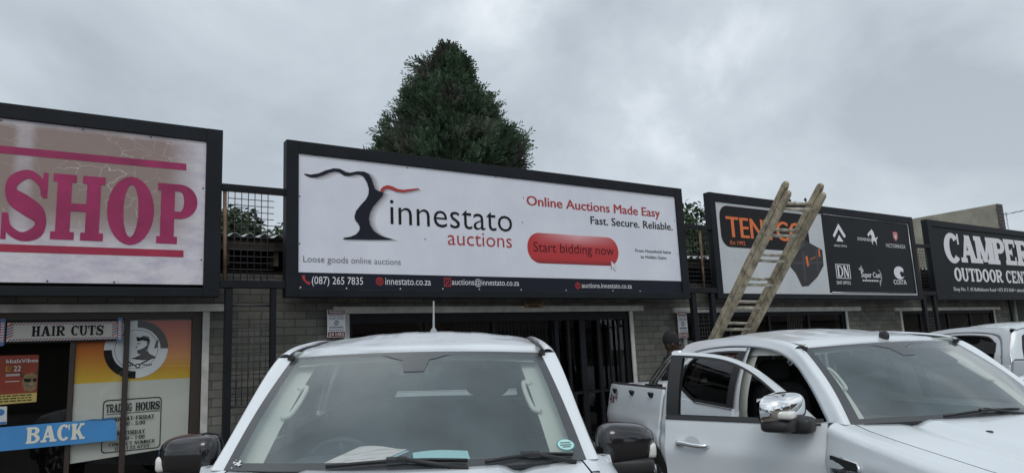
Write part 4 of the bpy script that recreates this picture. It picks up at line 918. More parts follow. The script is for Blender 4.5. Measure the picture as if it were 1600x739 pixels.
    w = MB(); w.grid(lambda u, v: ((v * 2 - 1) * .735, 1.20 + .27 * (v * 2 - 1) ** 2 + .08 * u, 1.160 + .012 * (1 - (v * 2 - 1) ** 2) + .008 * u), 3, 30); P(w, 'scuttle_panel', M_blackp)
    w = MB()
    for l in (-.30, .30): w = MB(); w.superell((l, .98, fender_top(.98) + .062), (.012, .022, .007), 3, 10); P(w, 'washer_jet', M_blackp)
    # ---- windscreen: glass with a dark ceramic edge
    w = MB()
    us = [-1, -.965, -.935] + [-.90 + .05 * i for i in range(37)] + [.935, .965, 1]; vs = [0, .03, .055] + [.10 + .04 * i for i in range(22)] + [.965, 1]
    def wf(u, v): return 1 if (abs(lerp_l(us, u)) > .935 or lerp_l(vs, v) < .055 or lerp_l(vs, v) > .966) else 0
    def lerp_l(L, t): t *= len(L) - 1; i = min(int(t), len(L) - 2); return lerp(L[i], L[i + 1], t - i)
    w.grid(lambda u, v: wsurf(lerp_l(us, u), lerp_l(vs, v)), len(us) - 1, len(vs) - 1, mf=wf)
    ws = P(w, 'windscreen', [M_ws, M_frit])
    w = MB(); bu = [-.44 + .01 * i for i in range(89)]
    def vlow(u):
        v = .962 - .062 * math.exp(-(u / .20) ** 4)
        return min(v, lerp(.775, .90, max(0, (abs(u) - .072) / .03))) if abs(u) < .102 else v
    w.grid(lambda a, b: tuple(wsurf(bu[round(a * 88)], lerp(vlow(bu[round(a * 88)]), .964, b), .0022)), 88, 6, smooth=True); P(w, 'shade_band', M_frit, ws)
    # wipers
    for (a, b, pv) in ((-.30, .26, -.12), (.33, .71, .45)):
        w = MB(); pts = [wsurf(lerp(a, b, t) / .77, .012 + .03 * math.sin(t * 2.6), .014) for t in [i / 8 for i in range(9)]]
        w.tube(pts, .0062, 6); w.tube([p + Vector((0, .004, -.006)) for p in pts], .004, 5)
        c = pts[4]; e_ = wsurf(b / .77, -.03, .012); w.tube([e_, e_.lerp(c, .5) + Vector((0, -.004, .006)), c + Vector((0, -.003, .008))], [.011, .009, .007], 7)
        w.obox(c + Vector((0, -.003, .003)), (.04, .003, 0), (0, .010, .004), (0, -.002, .007))
        P(w, 'wiper', M_blackp, ws)
    # ---- cabin
    w = MB()
    w.grid(lambda u, v: ((v * 2 - 1) * .76, 1.29 + .25 * (v * 2 - 1) ** 2 * (1 - u) + .62 * u, 1.175 - .02 * u + .015 * math.sin(math.pi * u) - .02 * (v * 2 - 1) ** 2), 8, 16)
    w.box(-.74, .74, 1.89, 1.93, .80, 1.138); w.superell((-.38, 1.80, 1.135), (.20, .12, .055), 3, 16)
    P(w, 'dashboard', M_inter)
    w = MB()
    w.box(-.80, .80, 1.35, 3.84, .50, .54); w.box(-.80, .80, 1.30, 1.34, .5, 1.13); w.box(-.80, .80, 3.80, 3.84, .54, 1.25)
    for sg in (-1, 1):
        if door_open and sg < 0: w.box(-.80, -.77, 2.70, 3.80, .54, 1.15)
        else: w.box(sg * .785 - .015, sg * .785 + .015, 1.34, 3.80, .54, 1.16)
    P(w, 'cabin_tub', M_inter)
    w = MB(); w.grid(lambda u, v: (lerp(-.60, .60, v), lerp(2.03, 3.74, u), roof_z(lerp(2.03, 3.74, u), lerp(-.6, .6, v)) - .05), 10, 10)
    for sg in (-1, 1):
        w.grid(lambda u, v: tuple(wsurf(sg * lerp(.82, .985, v), lerp(.06, .97, u)) + Vector((0, .045 + .05 * (1 - v), -.035))), 12, 2)
        w.grid(lambda u, v: (sg * (.68 - .06 * v), lerp(2.05, 3.7, u), 1.60 + .075 * v), 8, 2)
        w.grid(lambda u, v: (sg * (lup(2.68, lerp(1.1, 1.64, v)) - .07), lerp(2.60, 2.78, u), lerp(1.1, 1.64, v)), 2, 6)
    P(w, 'headlining', M_trim)
    for sg in (-1, 1):
        w = MB(); a = wsurf(sg * .85, .46); b = wsurf(sg * .85, .74); pts = [a + Vector((0, .06, -.04)), a + Vector((-sg * .035, .085, -.03)), a.lerp(b, .5) + Vector((-sg * .045, .09, -.03)), b + Vector((-sg * .035, .085, -.04)), b + Vector((0, .06, -.05))]
        w.tube(crom(pts, 4), .012, 8); P(w, 'grab_handle', M_trim)
    for l in (-.37, .37):
        w = MB(); w.superell((l, 2.55, .78), (.25, .27, .10), 4, 18); w.superell((l, 2.80, 1.08), (.235, .09, .30), 4, 18); w.superell((l, 2.86, 1.47), (.135, .055, .085), 3.5, 16)
        for d in (-.06, .06): w.tube([(l + d, 2.84, 1.34), (l + d, 2.86, 1.42)], .008, 6)
        P(w, 'seat', M_seat)
    w = MB(); w.superell((0, 3.35, .80), (.66, .25, .10), 5, 20); w.superell((0, 3.64, 1.08), (.66, .09, .27), 5, 20)
    for l in (-.4, .4): w.superell((l, 3.68, 1.40), (.12, .05, .07), 3.5, 14)
    P(w, 'rear_bench', M_seat)
    w = MB(); c = Vector((-.37, 2.06, 1.075)); ax = Vector((0, .90, .42)).normalized(); xx = Vector((1, 0, 0)); yy = ax.cross(xx)
    w.tube([c + (xx * math.cos(a) + yy * math.sin(a)) * .185 for a in [2 * math.pi * i / 32 for i in range(32)]], .015, 8, closed=True)
    for a in (0, math.pi, -math.pi / 2): w.tube([c, c + (xx * math.cos(a) + yy * math.sin(a)) * .18], .016, 6)
    w.superell(tuple(c), (.075, .04, .07), 3, 14); w.tube([c, (-.37, 1.80, .98)], .03, 8); P(w, 'steering_wheel', M_inter)
    w = MB(); c = wsurf(0, .90); w.superell((c.x, c.y + .09, c.z - .045), (.125, .022, .037), 4, 18); w.tube([(c.x, c.y + .02, c.z), (c.x, c.y + .09, c.z - .03)], .012, 6)
    w.add([tuple(wsurf(u, v, -.012)) for u, v in ((-.075, .98), (.075, .98), (.11, .77), (-.11, .77))] + [tuple(wsurf(u, v, -.05)) for u, v in ((-.075, .98), (.075, .98), (.10, .79), (-.10, .79))], [(0, 1, 2, 3), (4, 7, 6, 5), (2, 6, 7, 3), (0, 3, 7, 4), (1, 5, 6, 2)])
    P(w, 'rear_view_mirror', M_inter)
    # ---- doors
    def spl(tab):
        return [(p.x, p.y) for p in crom([(a, b, 0) for a, b in tab], 6)]
    WT = spl([(1.72, 1.205), (1.92, 1.395), (2.15, 1.555), (2.42, 1.618), (2.9, 1.640), (3.35, 1.620), (3.50, 1.575), (3.60, 1.49), (3.66, 1.34)])
    def win_top(s, front_door): return interp(s, WT)
    DT = spl([(1.645, 1.20), (1.87, 1.40), (2.13, 1.572), (2.42, 1.642), (2.9, 1.667), (3.35, 1.647), (3.58, 1.595), (3.68, 1.45), (3.71, 1.27)])
    def door_top(s): return interp(s, DT)
    def win_bot(s, fd): return belt(s) + (.028 if fd else .028 + .10 * smooth01((s - 3.25) / .42))
    for sg in (-1, 1):
        for fd in (True, False):
            s0, s1 = (1.563, 2.664) if fd else (2.674, 3.735)
            pvt = Vector((sg * .90, s0 + .02, .85)); th = door_open if (fd and sg < 0) else 0
            sh_ = tuple(pvt)
            kw = dict(shift=sh_)
            w = MB(); side_panel(w, s0, s1, lambda s: belt(s) + .002, sg, nz=18)
            # inner skin and top sill, so the panel has thickness
            w.grid(lambda u, v: (sg * (lside(lerp(s0, s1, u), lerp(max(.50, zlow(lerp(s0, s1, u))), belt(lerp(s0, s1, u)), v)) - .075), lerp(s0, s1, u), lerp(max(.50, zlow(lerp(s0, s1, u))), belt(lerp(s0, s1, u)), v)), 14, 6)
            w.grid(lambda u, v: (sg * (lside(lerp(s0, s1, u), belt(lerp(s0, s1, u))) - .075 * v), lerp(s0, s1, u), belt(lerp(s0, s1, u)) + .002), 14, 1)
            # painted upper frame
            a0 = 1.645 if fd else 2.678; a1 = 2.664 if fd else 3.70
            def fr_(u, v, in_=0):
                s = lerp(a0, a1, u); zt = door_top(s)
                zb = win_top(s, fd) if s > 1.72 and s < 3.66 else min(zt, belt(s) + .0)
                zb = min(zb, zt - .002)
                if s > 3.66: zb = min(zt, 1.26)
                return (sg * (lup(s, lerp(zb, zt, v)) + .001 - in_), s, lerp(zb, zt, v))
            w.grid(fr_, 40, 3); w.grid(lambda u, v: fr_(u, v, .035), 40, 1); w.grid(lambda u, v: fr_(u, 1, .035 * v), 40, 1); w.grid(lambda u, v: fr_(u, 0, .035 * v), 40, 1)
            if not fd:   # painted rear corner of the back door
                w.grid(lambda u, v: (sg * (lup(lerp(3.60, 3.715, u), 1.2) * 0 + sg * sg * (lup(lerp(3.60, 3.715, u), lerp(1.24, min(door_top(lerp(3.60, 3.715, u)), 1.60), v)) + .001)), lerp(3.60, 3.715, u), lerp(1.24, min(door_top(lerp(3.60, 3.715, u)), 1.60), v)), 4, 8)
            d = w.build('door', M_white, root, loc=(pvt.x, pvt.y - 2.65, pvt.z), rot=(0, 0, th), **kw)
            # window glass
            w = MB(); g0, g1 = (1.725, 2.575) if fd else (2.765, 3.605)
            w.grid(lambda u, v: (sg * (lup(lerp(g0, g1, u), lerp(belt(lerp(g0, g1, u)), win_top(lerp(g0, g1, u), fd), v)) - .014), lerp(g0, g1, u), lerp(belt(lerp(g0, g1, u)), win_top(lerp(g0, g1, u), fd) + .004, v)), 16, 6)
            if not (fd and door_open and sg < 0): w.build('window', M_clear if (fd and not tint_rear) else M_tint, d, **kw)
            # black pillar cover, belt moulding, window rubber
            w = MB(); p0, p1 = (2.570, 2.6645) if fd else (2.676, 2.775)
            w.grid(lambda u, v: (sg * (lup(lerp(p0, p1, u), lerp(belt(2.65), win_top(lerp(p0, p1, u), fd) + .002, v)) + .004), lerp(p0, p1, u), lerp(belt(2.65), win_top(lerp(p0, p1, u), fd) + .002, v)), 3, 8)
            w.grid(lambda u, v: (sg * (lup(lerp(p0, p1, u), lerp(belt(2.65), win_top(lerp(p0, p1, u), fd), v)) - .036), lerp(p0, p1, u), lerp(belt(2.65), win_top(lerp(p0, p1, u), fd), v)), 3, 8)
            b0, b1 = (1.60, 2.663) if fd else (2.676, 3.60)
            def bm_(u, v):
                s = lerp(b0, b1, u); z = belt(s) - .012 + .034 * v if fd else lerp(win_bot(s, fd) - .034, win_bot(s, fd), v)
                return (sg * ((lside(s, min(z, belt(s))) if z < belt(s) else lup(s, z)) + .005), s, z)
            w.grid(bm_, 24, 3)
            def rub(u, v):
                s = lerp(g0, g1, u); z = win_top(s, fd) - .016 + .018 * v; return (sg * (lup(s, z) + .0035), s, z)
            w.grid(rub, 24, 1)
            if not fd:
                w.grid(lambda u, v: (sg * (lup(lerp(3.575, 3.615, u), lerp(win_bot(3.6, 0), 1.52, v)) + .0045), lerp(3.575, 3.615, u) - .02 * v * v, lerp(win_bot(3.6, 0) - .02, 1.53, v)), 2, 8)
                w.grid(lambda u, v: (sg * (lup(lerp(3.0, 3.60, u), 1.25) + .003), lerp(3.0, 3.60, u), lerp(belt(lerp(3.0, 3.6, u)), win_bot(lerp(3.0, 3.6, u), 0) - .03, v)), 10, 1, 1) if False else None
            w.build('window_trim', M_blackp, d, **kw)
            if not fd:
                w = MB(); w.grid(lambda u, v: (sg * (lup(lerp(2.78, 3.62, u), 1.26) * 0 + (lup(lerp(2.78, 3.62, u), lerp(belt(lerp(2.78, 3.62, u)), win_bot(lerp(2.78, 3.62, u), 0) - .02, v)) + .002)), lerp(2.78, 3.62, u), lerp(belt(lerp(2.78, 3.62, u)), win_bot(lerp(2.78, 3.62, u), 0) - .02, v)), 12, 2)
                w.build('window_corner', M_white, d, **kw)
            # handle
            hs = 2.46 if fd else 3.50; hz0 = 1.035
            w = MB(); pts = [(sg * (lside(hs + t, hz0) + e), hs + t, hz0 + .008 * math.sin(t * 20)) for t, e in ((-.115, .004), (-.10, .030), (-.03, .038), (.05, .038), (.09, .032), (.105, .004))]
            w.tube(crom(pts, 4), .017, 10); w.superell((sg * (lside(hs + .085, hz0) + .020), hs + .085, hz0), (.017, .030, .021), 3, 14)
            w.build('handle', M_chrome if mirror == 'chrome' else M_white, d, **kw)
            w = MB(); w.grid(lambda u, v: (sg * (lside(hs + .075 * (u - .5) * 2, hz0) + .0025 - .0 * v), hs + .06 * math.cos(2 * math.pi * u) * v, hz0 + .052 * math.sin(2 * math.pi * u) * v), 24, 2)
            w.build('handle_recess', mat('recess_shade_paint', (.62, .64, .66), .35, coat=.5), d, **kw)  # flat disc; the hollow's shade is put into a greyer paint
            if fd:
                mc = Vector((sg * .985, 1.71, 1.225)) if mirror != 'chrome' else Vector((sg * 1.04, 1.80, 1.292)); mk_ = 1 if mirror != 'chrome' else 1.2
                cap_m = M_chrome if mirror == 'chrome' else M_gloss
                w = MB()
                def mir(u, v, e=3.2):
                    a = 2 * math.pi * u; b = math.pi * (v - .5) * .998; f_ = lambda x, p: math.copysign(abs(x) ** p, x)
                    q = Vector((mk_ * .140 * f_(math.cos(b), .62) * f_(math.cos(a), .62), .115 * f_(math.cos(b), .7) * f_(math.sin(a), .7), .092 * f_(math.sin(b), .62)))
                    q.x += .0; q.z += -.10 * q.x * sg * (1 if q.z > 0 else .0) * .9; q.y += .25 * (q.x * sg)
                    if q.y > .05: q.y = .05 + (q.y - .05) * .2
                    return mc + Vector((sg * 0 + q.x, q.y, q.z))
                w.grid(mir, 36, 20); w.build('mirror_cap', cap_m, d, **kw)
                w = MB(); w.superell((mc.x - sg * .012, mc.y - .01, mc.z - .096), (.134 * mk_, .100, .042), 4, 22)
                w.tube([(mc.x - sg * .05, mc.y + .01, mc.z - .105), (sg * (lside(1.70, 1.13) + .02), mc.y + .02, mc.z - .095), (sg * (lside(1.70, 1.13) - .02), mc.y + .02, mc.z - .09)], [.036 * mk_, .05 * mk_ ** 2, .065 * mk_ ** 2], 10)
                w.add([(sg * (lup(1.66, 1.2) + .008), 1.635, 1.16), (sg * (lup(1.83, 1.2) + .008), 1.80, 1.17), (sg * (lup(1.83, 1.34) + .008), 1.815, 1.335), (sg * (lup(1.66, 1.2) - .03), 1.635, 1.16), (sg * (lup(1.83, 1.2) - .03), 1.80, 1.17), (sg * (lup(1.83, 1.34) - .03), 1.815, 1.335)], [(0, 1, 2), (3, 5, 4), (0, 3, 4, 1), (1, 4, 5, 2), (2, 5, 3, 0)])
                if mirror == 'chrome': w.superell((sg * .965, 1.70, 1.188), (.075, .085, .052), 4, 18)
                w.build('mirror_base', M_blackp, d, **kw)
                w = MB(); w.superell((mc.x + sg * (.106 if mirror != 'chrome' else .09), mc.y - .020 - (.06 if mirror == 'chrome' else 0), mc.z - .030), (.026, .056, .036) if mirror != 'chrome' else (.06, .05, .024), 4, 18)
                w.build('indicator', M_lamp, d, **kw)
                w = MB(); w.grid(lambda u, v: (mc.x + .080 * mk_ * (u * 2 - 1) * (1 - .08 * (v * 2 - 1) ** 2), mc.y + .066 + .03 * (u * 2 - 1) * sg, mc.z + .066 * (v * 2 - 1)), 6, 6); w.build('mirror_glass', M_chrome, d, **kw)
    # ---- rear window
    w = MB(); w.grid(lambda u, v: (lerp(-1, 1, u) * lerp(.655, .53, v), bk_y(lerp(1.305, 1.662, v)) - .004, lerp(1.305, 1.662 - .02 * abs(u * 2 - 1) ** 3, v)), 12, 6); rw = P(w, 'rear_window', M_clear if not tint_rear else M_clear)
    w = MB(); band_o = ii; band_i = [(a * .93, 1.485 + (b - 1.485) * .88) for a, b in ii]
    w.grid(lambda u, v: (lerp(band_o[round(u * nn) % nn][0], band_i[round(u * nn) % nn][0], v), bk_y(lerp(band_o[round(u * nn) % nn][1], band_i[round(u * nn) % nn][1], v)) + .004, lerp(band_o[round(u * nn) % nn][1], band_i[round(u * nn) % nn][1], v)), nn, 1, smooth=False); w.box(-.3, .3, 3.80, 3.83, 1.712, 1.735); P(w, 'window_seal', M_blackp, rw)
    # ---- bed
    w = MB(); w.box(-.78, .78, 3.92, 5.28, .80, .84); w.box(-.78, .78, 3.905, 3.94, .84, 1.29)
    for sg in (-1, 1):
        w.box(sg * .795 - .015, sg * .795 + .015, 3.91, 5.29, .84, 1.298)
        w.grid(lambda u, v: (sg * lerp(.76, lside(lerp(3.905, 5.325, u), 1.29) - .018, v), lerp(3.905, 5.325, u), rail_z(lerp(3.9, 5.33, u)) + .004 + .018 * math.sin(math.pi * min(1, v * 1.0)) ** .5), 20, 6)
        w.superell((sg * .68, 4.11, .90), (.11, .42, .17), 4, 16)
    P(w, 'bed_liner', M_blackp)
    w = MB(); w.grid(lambda u, v: ((u * 2 - 1) * .80, 5.345 + .012 * math.sin(math.pi * v) - .02 * abs(u * 2 - 1) ** 4, lerp(.62, 1.30, v)), 16, 8); w.grid(lambda u, v: ((u * 2 - 1) * .80, 5.345 - .06 * v - .02 * abs(u * 2 - 1) ** 4, 1.30 + .006 * math.sin(math.pi * v)), 16, 3); w.box(-.79, .79, 5.285, 5.30, .62, 1.295)
    tg = P(w, 'tailgate', M_white); w = MB(); w.superell((0, 5.36, 1.16), (.11, .02, .04), 4, 16); P(w, 'handle', M_blackp, tg)
    for sg in (-1, 1):
        w = MB(); w.grid(lambda u, v: (sg * lerp(lside(5.27, lerp(.86, 1.20, v)) + .006, .80, u), 5.255 + .085 * min(1, u * 2), lerp(.86, 1.20, v)), 4, 8); P(w, 'tail_light', M_red)
    w = MB(); w.box(-.85, .85, 5.30, 5.46, .46, .60); bevel(P(w, 'rear_bumper', M_chrome), .03, 3)
    # ---- wheels
    for sc in WHEELS:
        for sg in (-1, 1):
            c = Vector((sg * .79, sc, .385)); wh = bpy.data.objects.new('wheel', None); COL.objects.link(wh); wh.parent = root; wh.location = (c.x, c.y - 2.65, c.z); wh.empty_display_size = .1
            w = MB(); w.lathe((0, 0, 0), (sg, 0, 0), [(-.125, .22), (-.13, .34), (-.115, .372), (-.08, .385), (.08, .385), (.115, .372), (.13, .345), (.128, .25), (.105, .235)], 48)
            for k in range(36):
                a = 2 * math.pi * k / 36; w.obox((0, .386 * math.cos(a), .386 * math.sin(a)), (.11, 0, 0), (0, .004 * math.cos(a), .004 * math.sin(a)), (0, -.016 * math.sin(a), .016 * math.cos(a)))
            w.build('tyre', M_rubber, wh)
            w = MB(); w.lathe((0, 0, 0), (sg, 0, 0), [(-.10, .235), (.09, .225), (.112, .235), (.116, .228), (.09, .215), (.02, .20), (.0, .05)], 40); w.lathe((0, 0, 0), (sg, 0, 0), [(.06, .06), (.10, .055), (.105, .03), (.105, .001)], 20)
            for k in range(6):
                a = 2 * math.pi * k / 6 + .3
                for da in (-.13, .13):
                    w.tube([(sg * .085, .04 * math.cos(a), .04 * math.sin(a)), (sg * .10, .14 * math.cos(a + da * .7), .14 * math.sin(a + da * .7)), (sg * .105, .222 * math.cos(a + da), .222 * math.sin(a + da))], [.018, .015, .018], 7)
            w.build('rim', M_alloy, wh)
    w = MB()
    for sc in WHEELS:
        for sg in (-1, 1):
            w.grid(lambda u, v: (sg * lerp(.90, .55, v), sc + (ARCH_R + .01) * math.cos(math.pi * (1.12 * u - .06)), ARCH_Z + (ARCH_R + .01) * math.sin(math.pi * (1.12 * u - .06))), 24, 3); w.grid(lambda u, v: (sg * .55, sc + (ARCH_R + .01) * v * math.cos(math.pi * u), ARCH_Z + (ARCH_R + .01) * v * math.sin(math.pi * u)), 24, 2)
    w.box(-.5, .5, .5, 5.2, .30, .44)
    P(w, 'underbody', M_blackp)
    # ---- front end
    w = MB(); w.grid(lambda u, v: ((u * 2 - 1) * .92, .06 + .28 * abs(u * 2 - 1) ** 3 - .05 * math.sin(math.pi * v), lerp(.36, .66, v)), 24, 8); w.grid(lambda u, v: ((u * 2 - 1) * .90, .05 + .28 * abs(u * 2 - 1) ** 3 + .10 * v, .66), 24, 2); P(w, 'front_bumper', M_white)
    w = MB(); w.grid(lambda u, v: ((u * 2 - 1) * .47, .085 + .04 * abs(u * 2 - 1) ** 2 + .06 * v, lerp(.665, .955, v)), 8, 4)
    gr = P(w, 'grille', M_blackp); w = MB()
    for z in (.72, .81, .90): w.tube([((i / 4 - 1) * .46, .065 + .04 * (i / 4 - 1) ** 2 + .06 * (z - .66) / .3, z) for i in range(9)], .018, 8)
    P(w, 'grille_bar', M_chrome, gr)
    for sg in (-1, 1):
        w = MB(); w.grid(lambda u, v: (sg * lerp(.48, .86, u), .13 + .16 * u ** 2 + .06 * v, lerp(.70 + .05 * u, .94 + .02 * u, v)), 10, 6); P(w, 'headlight', M_lamp)
    # ---- fender vents
    for sg in (-1, 1):
        q = lambda s, z, e=.006: (sg * (lside(s, z) + e), s, z)
        w = MB(); w.add([q(1.27, 1.00), q(1.52, 1.02), q(1.53, .82), q(1.40, .83), q(1.30, .93)], [list(range(5))]); v_ = P(w, 'wing_vent', M_blackp)
        w = MB(); w.add([q(1.26, .955, .012), q(1.52, .945, .012), q(1.52, .895, .012), q(1.34, .885, .012)], [[0, 1, 2, 3]]); w.tube([q(1.27, 1.0, .01), q(1.25, .955, .012), q(1.39, .835, .01), q(1.40, .83, .01)], .008, 6); w.tube([q(1.27, 1.0, .01), q(1.52, 1.022, .01)], .005, 6); P(w, 'vent_trim', M_chrome, v_)
        vs_, fs_ = font_mesh('3.2'); a_ = min(v[0] for v in vs_); b_ = max(v[0] for v in vs_)
        w = MB(); w.add([((sg * (lside(1.45, .92) + .015)), (1.37 + .11 * (v[0] - a_) / (b_ - a_)) if sg < 0 and False else (1.49 - .11 * (v[0] - a_) / (b_ - a_) if sg < 0 else 1.38 + .11 * (v[0] - a_) / (b_ - a_)), .902 + v[1] * .034 / cap_height()) for v in vs_], fs_); P(w, 'engine_badge', M_blackp, v_)
    # ---- antenna
    if antenna_s > 2.5:
        az = roof_z(antenna_s, 0); w = MB(); w.tube([(.03, antenna_s, az - .01), (.03, antenna_s, az + .012), (.03, antenna_s + .004, az + .03), (.03, antenna_s + .01, az + .20)], [.028, .020, .007, .005], 10)
        P(w, 'antenna', mat('grey_rubber', (.30, .32, .33), .5))
    else:
        az = roof_z(antenna_s, .0); w = MB(); w.superell((.12, antenna_s, az + .012), (.024, .045, .036), 2.4, 16); w.tube([(.12, antenna_s + .02, az + .03), (.12, antenna_s + .20, az + .20)], [.004, .0025], 6)
        P(w, 'antenna', M_blackp)
    if bar:
        w = MB()
        for o_ in (0, .09):
            pts = [(-.76, 4.40 - o_, 1.31), (-.75, 4.36 - o_, 1.38), (-.68, 4.06 - o_ * .7, 1.60), (-.58, 4.01 - o_ * .7, 1.635), (0, 4.0 - o_ * .7, 1.64), (.58, 4.01 - o_ * .7, 1.635), (.68, 4.06 - o_ * .7, 1.60), (.75, 4.36 - o_, 1.38), (.76, 4.40 - o_, 1.31)]
            w.tube(crom(pts, 5), .024, 10)
        P(w, 'sports_bar', M_chrome)
        w = MB()
        for sg in (-1, 1): w = MB(); w.box(sg * .77 - .04, sg * .77 + .04, 4.20, 4.44, 1.305, 1.335); P(w, 'bar_foot', M_blackp)
    if hooks:
        for s in (4.15, 4.62, 5.10):
            z = 1.235; w = MB(); l = -lside(s, z) 
            w.add([(l + .005, s - .045, z + .03), (l + .005, s + .045, z + .035), (l + .005, s + .03, z - .03), (l + .005, s - .03, z - .025), (l - .03, s - .035, z + .028), (l - .03, s + .04, z + .032), (l - .022, s + .02, z - .012), (l - .022, s - .025, z - .010)], [(0, 1, 2, 3), (4, 7, 6, 5), (0, 4, 5, 1), (1, 5, 6, 2), (2, 6, 7, 3), (3, 7, 4, 0)])
            bevel(P(w, 'cover_hook', M_blackp), .006)
        vs_, fs_ = font_mesh('4x4', .0); a_ = min(v[0] for v in vs_); b_ = max(v[0] for v in vs_)
        for off_, m_, ex_ in ((.004, mat('decal_black'  , (.02, .02, .02), .5), 1.08), (.0055, mat('decal_red', (.35, .03, .03), .5), .62)):
            w = MB(); w.add([(-(lside(5.12, 1.13 + v[1] * .13) + off_), 5.25 - .24 * (v[0] - a_) / (b_ - a_), 1.10 + v[1] * .115 / cap_height() + .02 * (v[0] - a_)) for v in vs_ ] if off_ < .005 else [(-(lside(5.12, 1.14) + off_), 5.155, 1.12), (-(lside(5.12, 1.14) + off_), 5.115, 1.12), (-(lside(5.12, 1.16) + off_), 5.09, 1.185), (-(lside(5.12, 1.16) + off_), 5.13, 1.185)], fs_ if off_ < .005 else [[0, 1, 2, 3]]); P(w, 'decal', m_)
    return root

CAR_RZ = R(-30.3)
car1 = make_truck('pickup_truck', 'white pickup facing the camera with papers behind its windscreen and black mirrors', .542, 1.588, CAR_RZ, z0=.06, roll=R(-1.4), antenna_s=2.95, tint_rear=False)
car2 = make_truck('pickup_truck', 'white pickup with its driver door open, chrome mirrors and a ladder in its bed', 4.34, .90, R(-20), z0=-.015, door_open=R(37), mirror='chrome', bar=True, hooks=True)

car3 = make_truck('pickup_truck', 'white pickup parked nose in at the far right edge, seen from behind', 12.515, 7.02, R(153), z0=.05, roll=0, scale=.97)

# ================================================================== THINGS ON AND IN THE TRUCKS
bpy.context.view_layer.update()
def on_truck(car, l, s, z): return car.matrix_world @ Vector((l, s - 2.65, z))
def loose(name, mb_fn, m, label, cat, car, group=None):
    """mesh given in truck coordinates, set down in the world as a thing of its own"""
    w = MB(); mb_fn(w); w.v = [tuple(on_truck(car, *v)) for v in w.v]
    c = Vector((0, 0, 0))
    for v in w.v: c += Vector(v)
    c /= len(w.v); o = w.build(name, m, None, loc=tuple(c), shift=tuple(c)); return tag(o, label, cat, group)
def paper_print():
    m, t, p = nodes_mat('printed_pink_paper', .8)
    c = N('ShaderNodeTexCoord', t); wv = N('ShaderNodeTexNoise', t); wv.inputs['Scale'].default_value = 16; wv.inputs['Detail'].default_value = 6; mp = N('ShaderNodeMapping', t); mp.inputs['Scale'].default_value = (.5, 2.2, 1); mp.inputs['Rotation'].default_value = (0, 0, .5); t.links.new(c.outputs['Object'], mp.inputs[0])
    t.links.new(mp.outputs[0], wv.inputs['Vector']); r = N('ShaderNodeValToRGB', t); r.color_ramp.elements[0].position = .38; r.color_ramp.elements[0].color = (.58, .48, .48, 1); r.color_ramp.elements[1].position = .5; r.color_ramp.elements[1].color = (.90, .80, .80, 1)
    t.links.new(wv.outputs['Fac'], r.inputs[0]); t.links.new(r.outputs[0], p.inputs['Base Color']); return m
def pstack(w):
    q = [(-.375, 1.58, 1.190), (-.26, 1.86, 1.222), (-.028, 1.80, 1.218), (-.165, 1.50, 1.186)]
    def f(dz): return lambda u, v: tuple(Vector(q[0]).lerp(Vector(q[1]), v).lerp(Vector(q[3]).lerp(Vector(q[2]), v), u) + Vector((0, 0, dz + .006 * math.sin(u * 5) * v)))
    w.grid(f(0), 8, 8, 0); w.grid(lambda u, v: tuple(Vector(f(-.006)(u, v)) + Vector((.012, -.012, 0))), 8, 8, 1)
loose('paper_stack', pstack, [paper_print(), mat('blue_paper', (.40, .70, .80), .8)], 'creased pinkish printed papers lying on the dashboard behind the windscreen', 'papers', car1)
def psheet(w):
    q = [(.03, 1.50, 1.184), (.003, 1.72, 1.198), (.254, 1.74, 1.202), (.273, 1.52, 1.186)]
    w.grid(lambda u, v: tuple(Vector(q[0]).lerp(Vector(q[1]), v).lerp(Vector(q[3]).lerp(Vector(q[2]), v), u) + Vector((0, 0, .008 * v * v + .006 * math.sin(4 * u)))), 10, 6)
loose('paper_sheet', psheet, mat('pale_blue_paper', (.42, .78, .82), .8), 'pale turquoise sheet lying on the dashboard behind the windscreen', 'paper', car1)
# licence disc and bird dropping on the first truck's windscreen
def on_ws(u0, v0, r, n=22, off=.003):
    return [tuple(wsurf(u0 + r / .74 * math.cos(2 * math.pi * i / n), v0 + r / .95 * math.sin(2 * math.pi * i / n), off)) for i in range(n)]
w = MB(); w.add(on_ws(.905, .115, .042), [list(range(22))], 0); w.add(on_ws(.905, .115, .037, off=.0042), [list(range(22))], 1)
for k, (du, dv, hw) in enumerate(((0, .013, .024), (0, -.004, .026), (0, -.018, .018))):
    a_ = [(du - hw / .74, .115 + dv - .0035), (du + hw / .74, .115 + dv - .0035), (du + hw / .74, .115 + dv + .0035), (du - hw / .74, .115 + dv + .0035)]
    w.add([tuple(wsurf(.905 + x, y, .0055)) for x, y in a_], [(0, 1, 2, 3)], 2)
w.build('licence_disc', [mat('disc_rim', (.05, .25, .30), .5), mat('disc_face', (.50, .78, .76), .5), mat('disc_print', (.06, .14, .16), .5)], car1, shift=(0, 2.65, 0))
w = MB()
for k in range(16):
    u0 = -.93 + random.gauss(0, .022); v0 = .045 + random.gauss(0, .010); r = random.uniform(.002, .007); w.add(on_ws(u0, v0, r, 7, .003 + k * .00015), [list(range(7))])
w.build('bird_dropping', M_white_ink, car1, shift=(0, 2.65, 0))

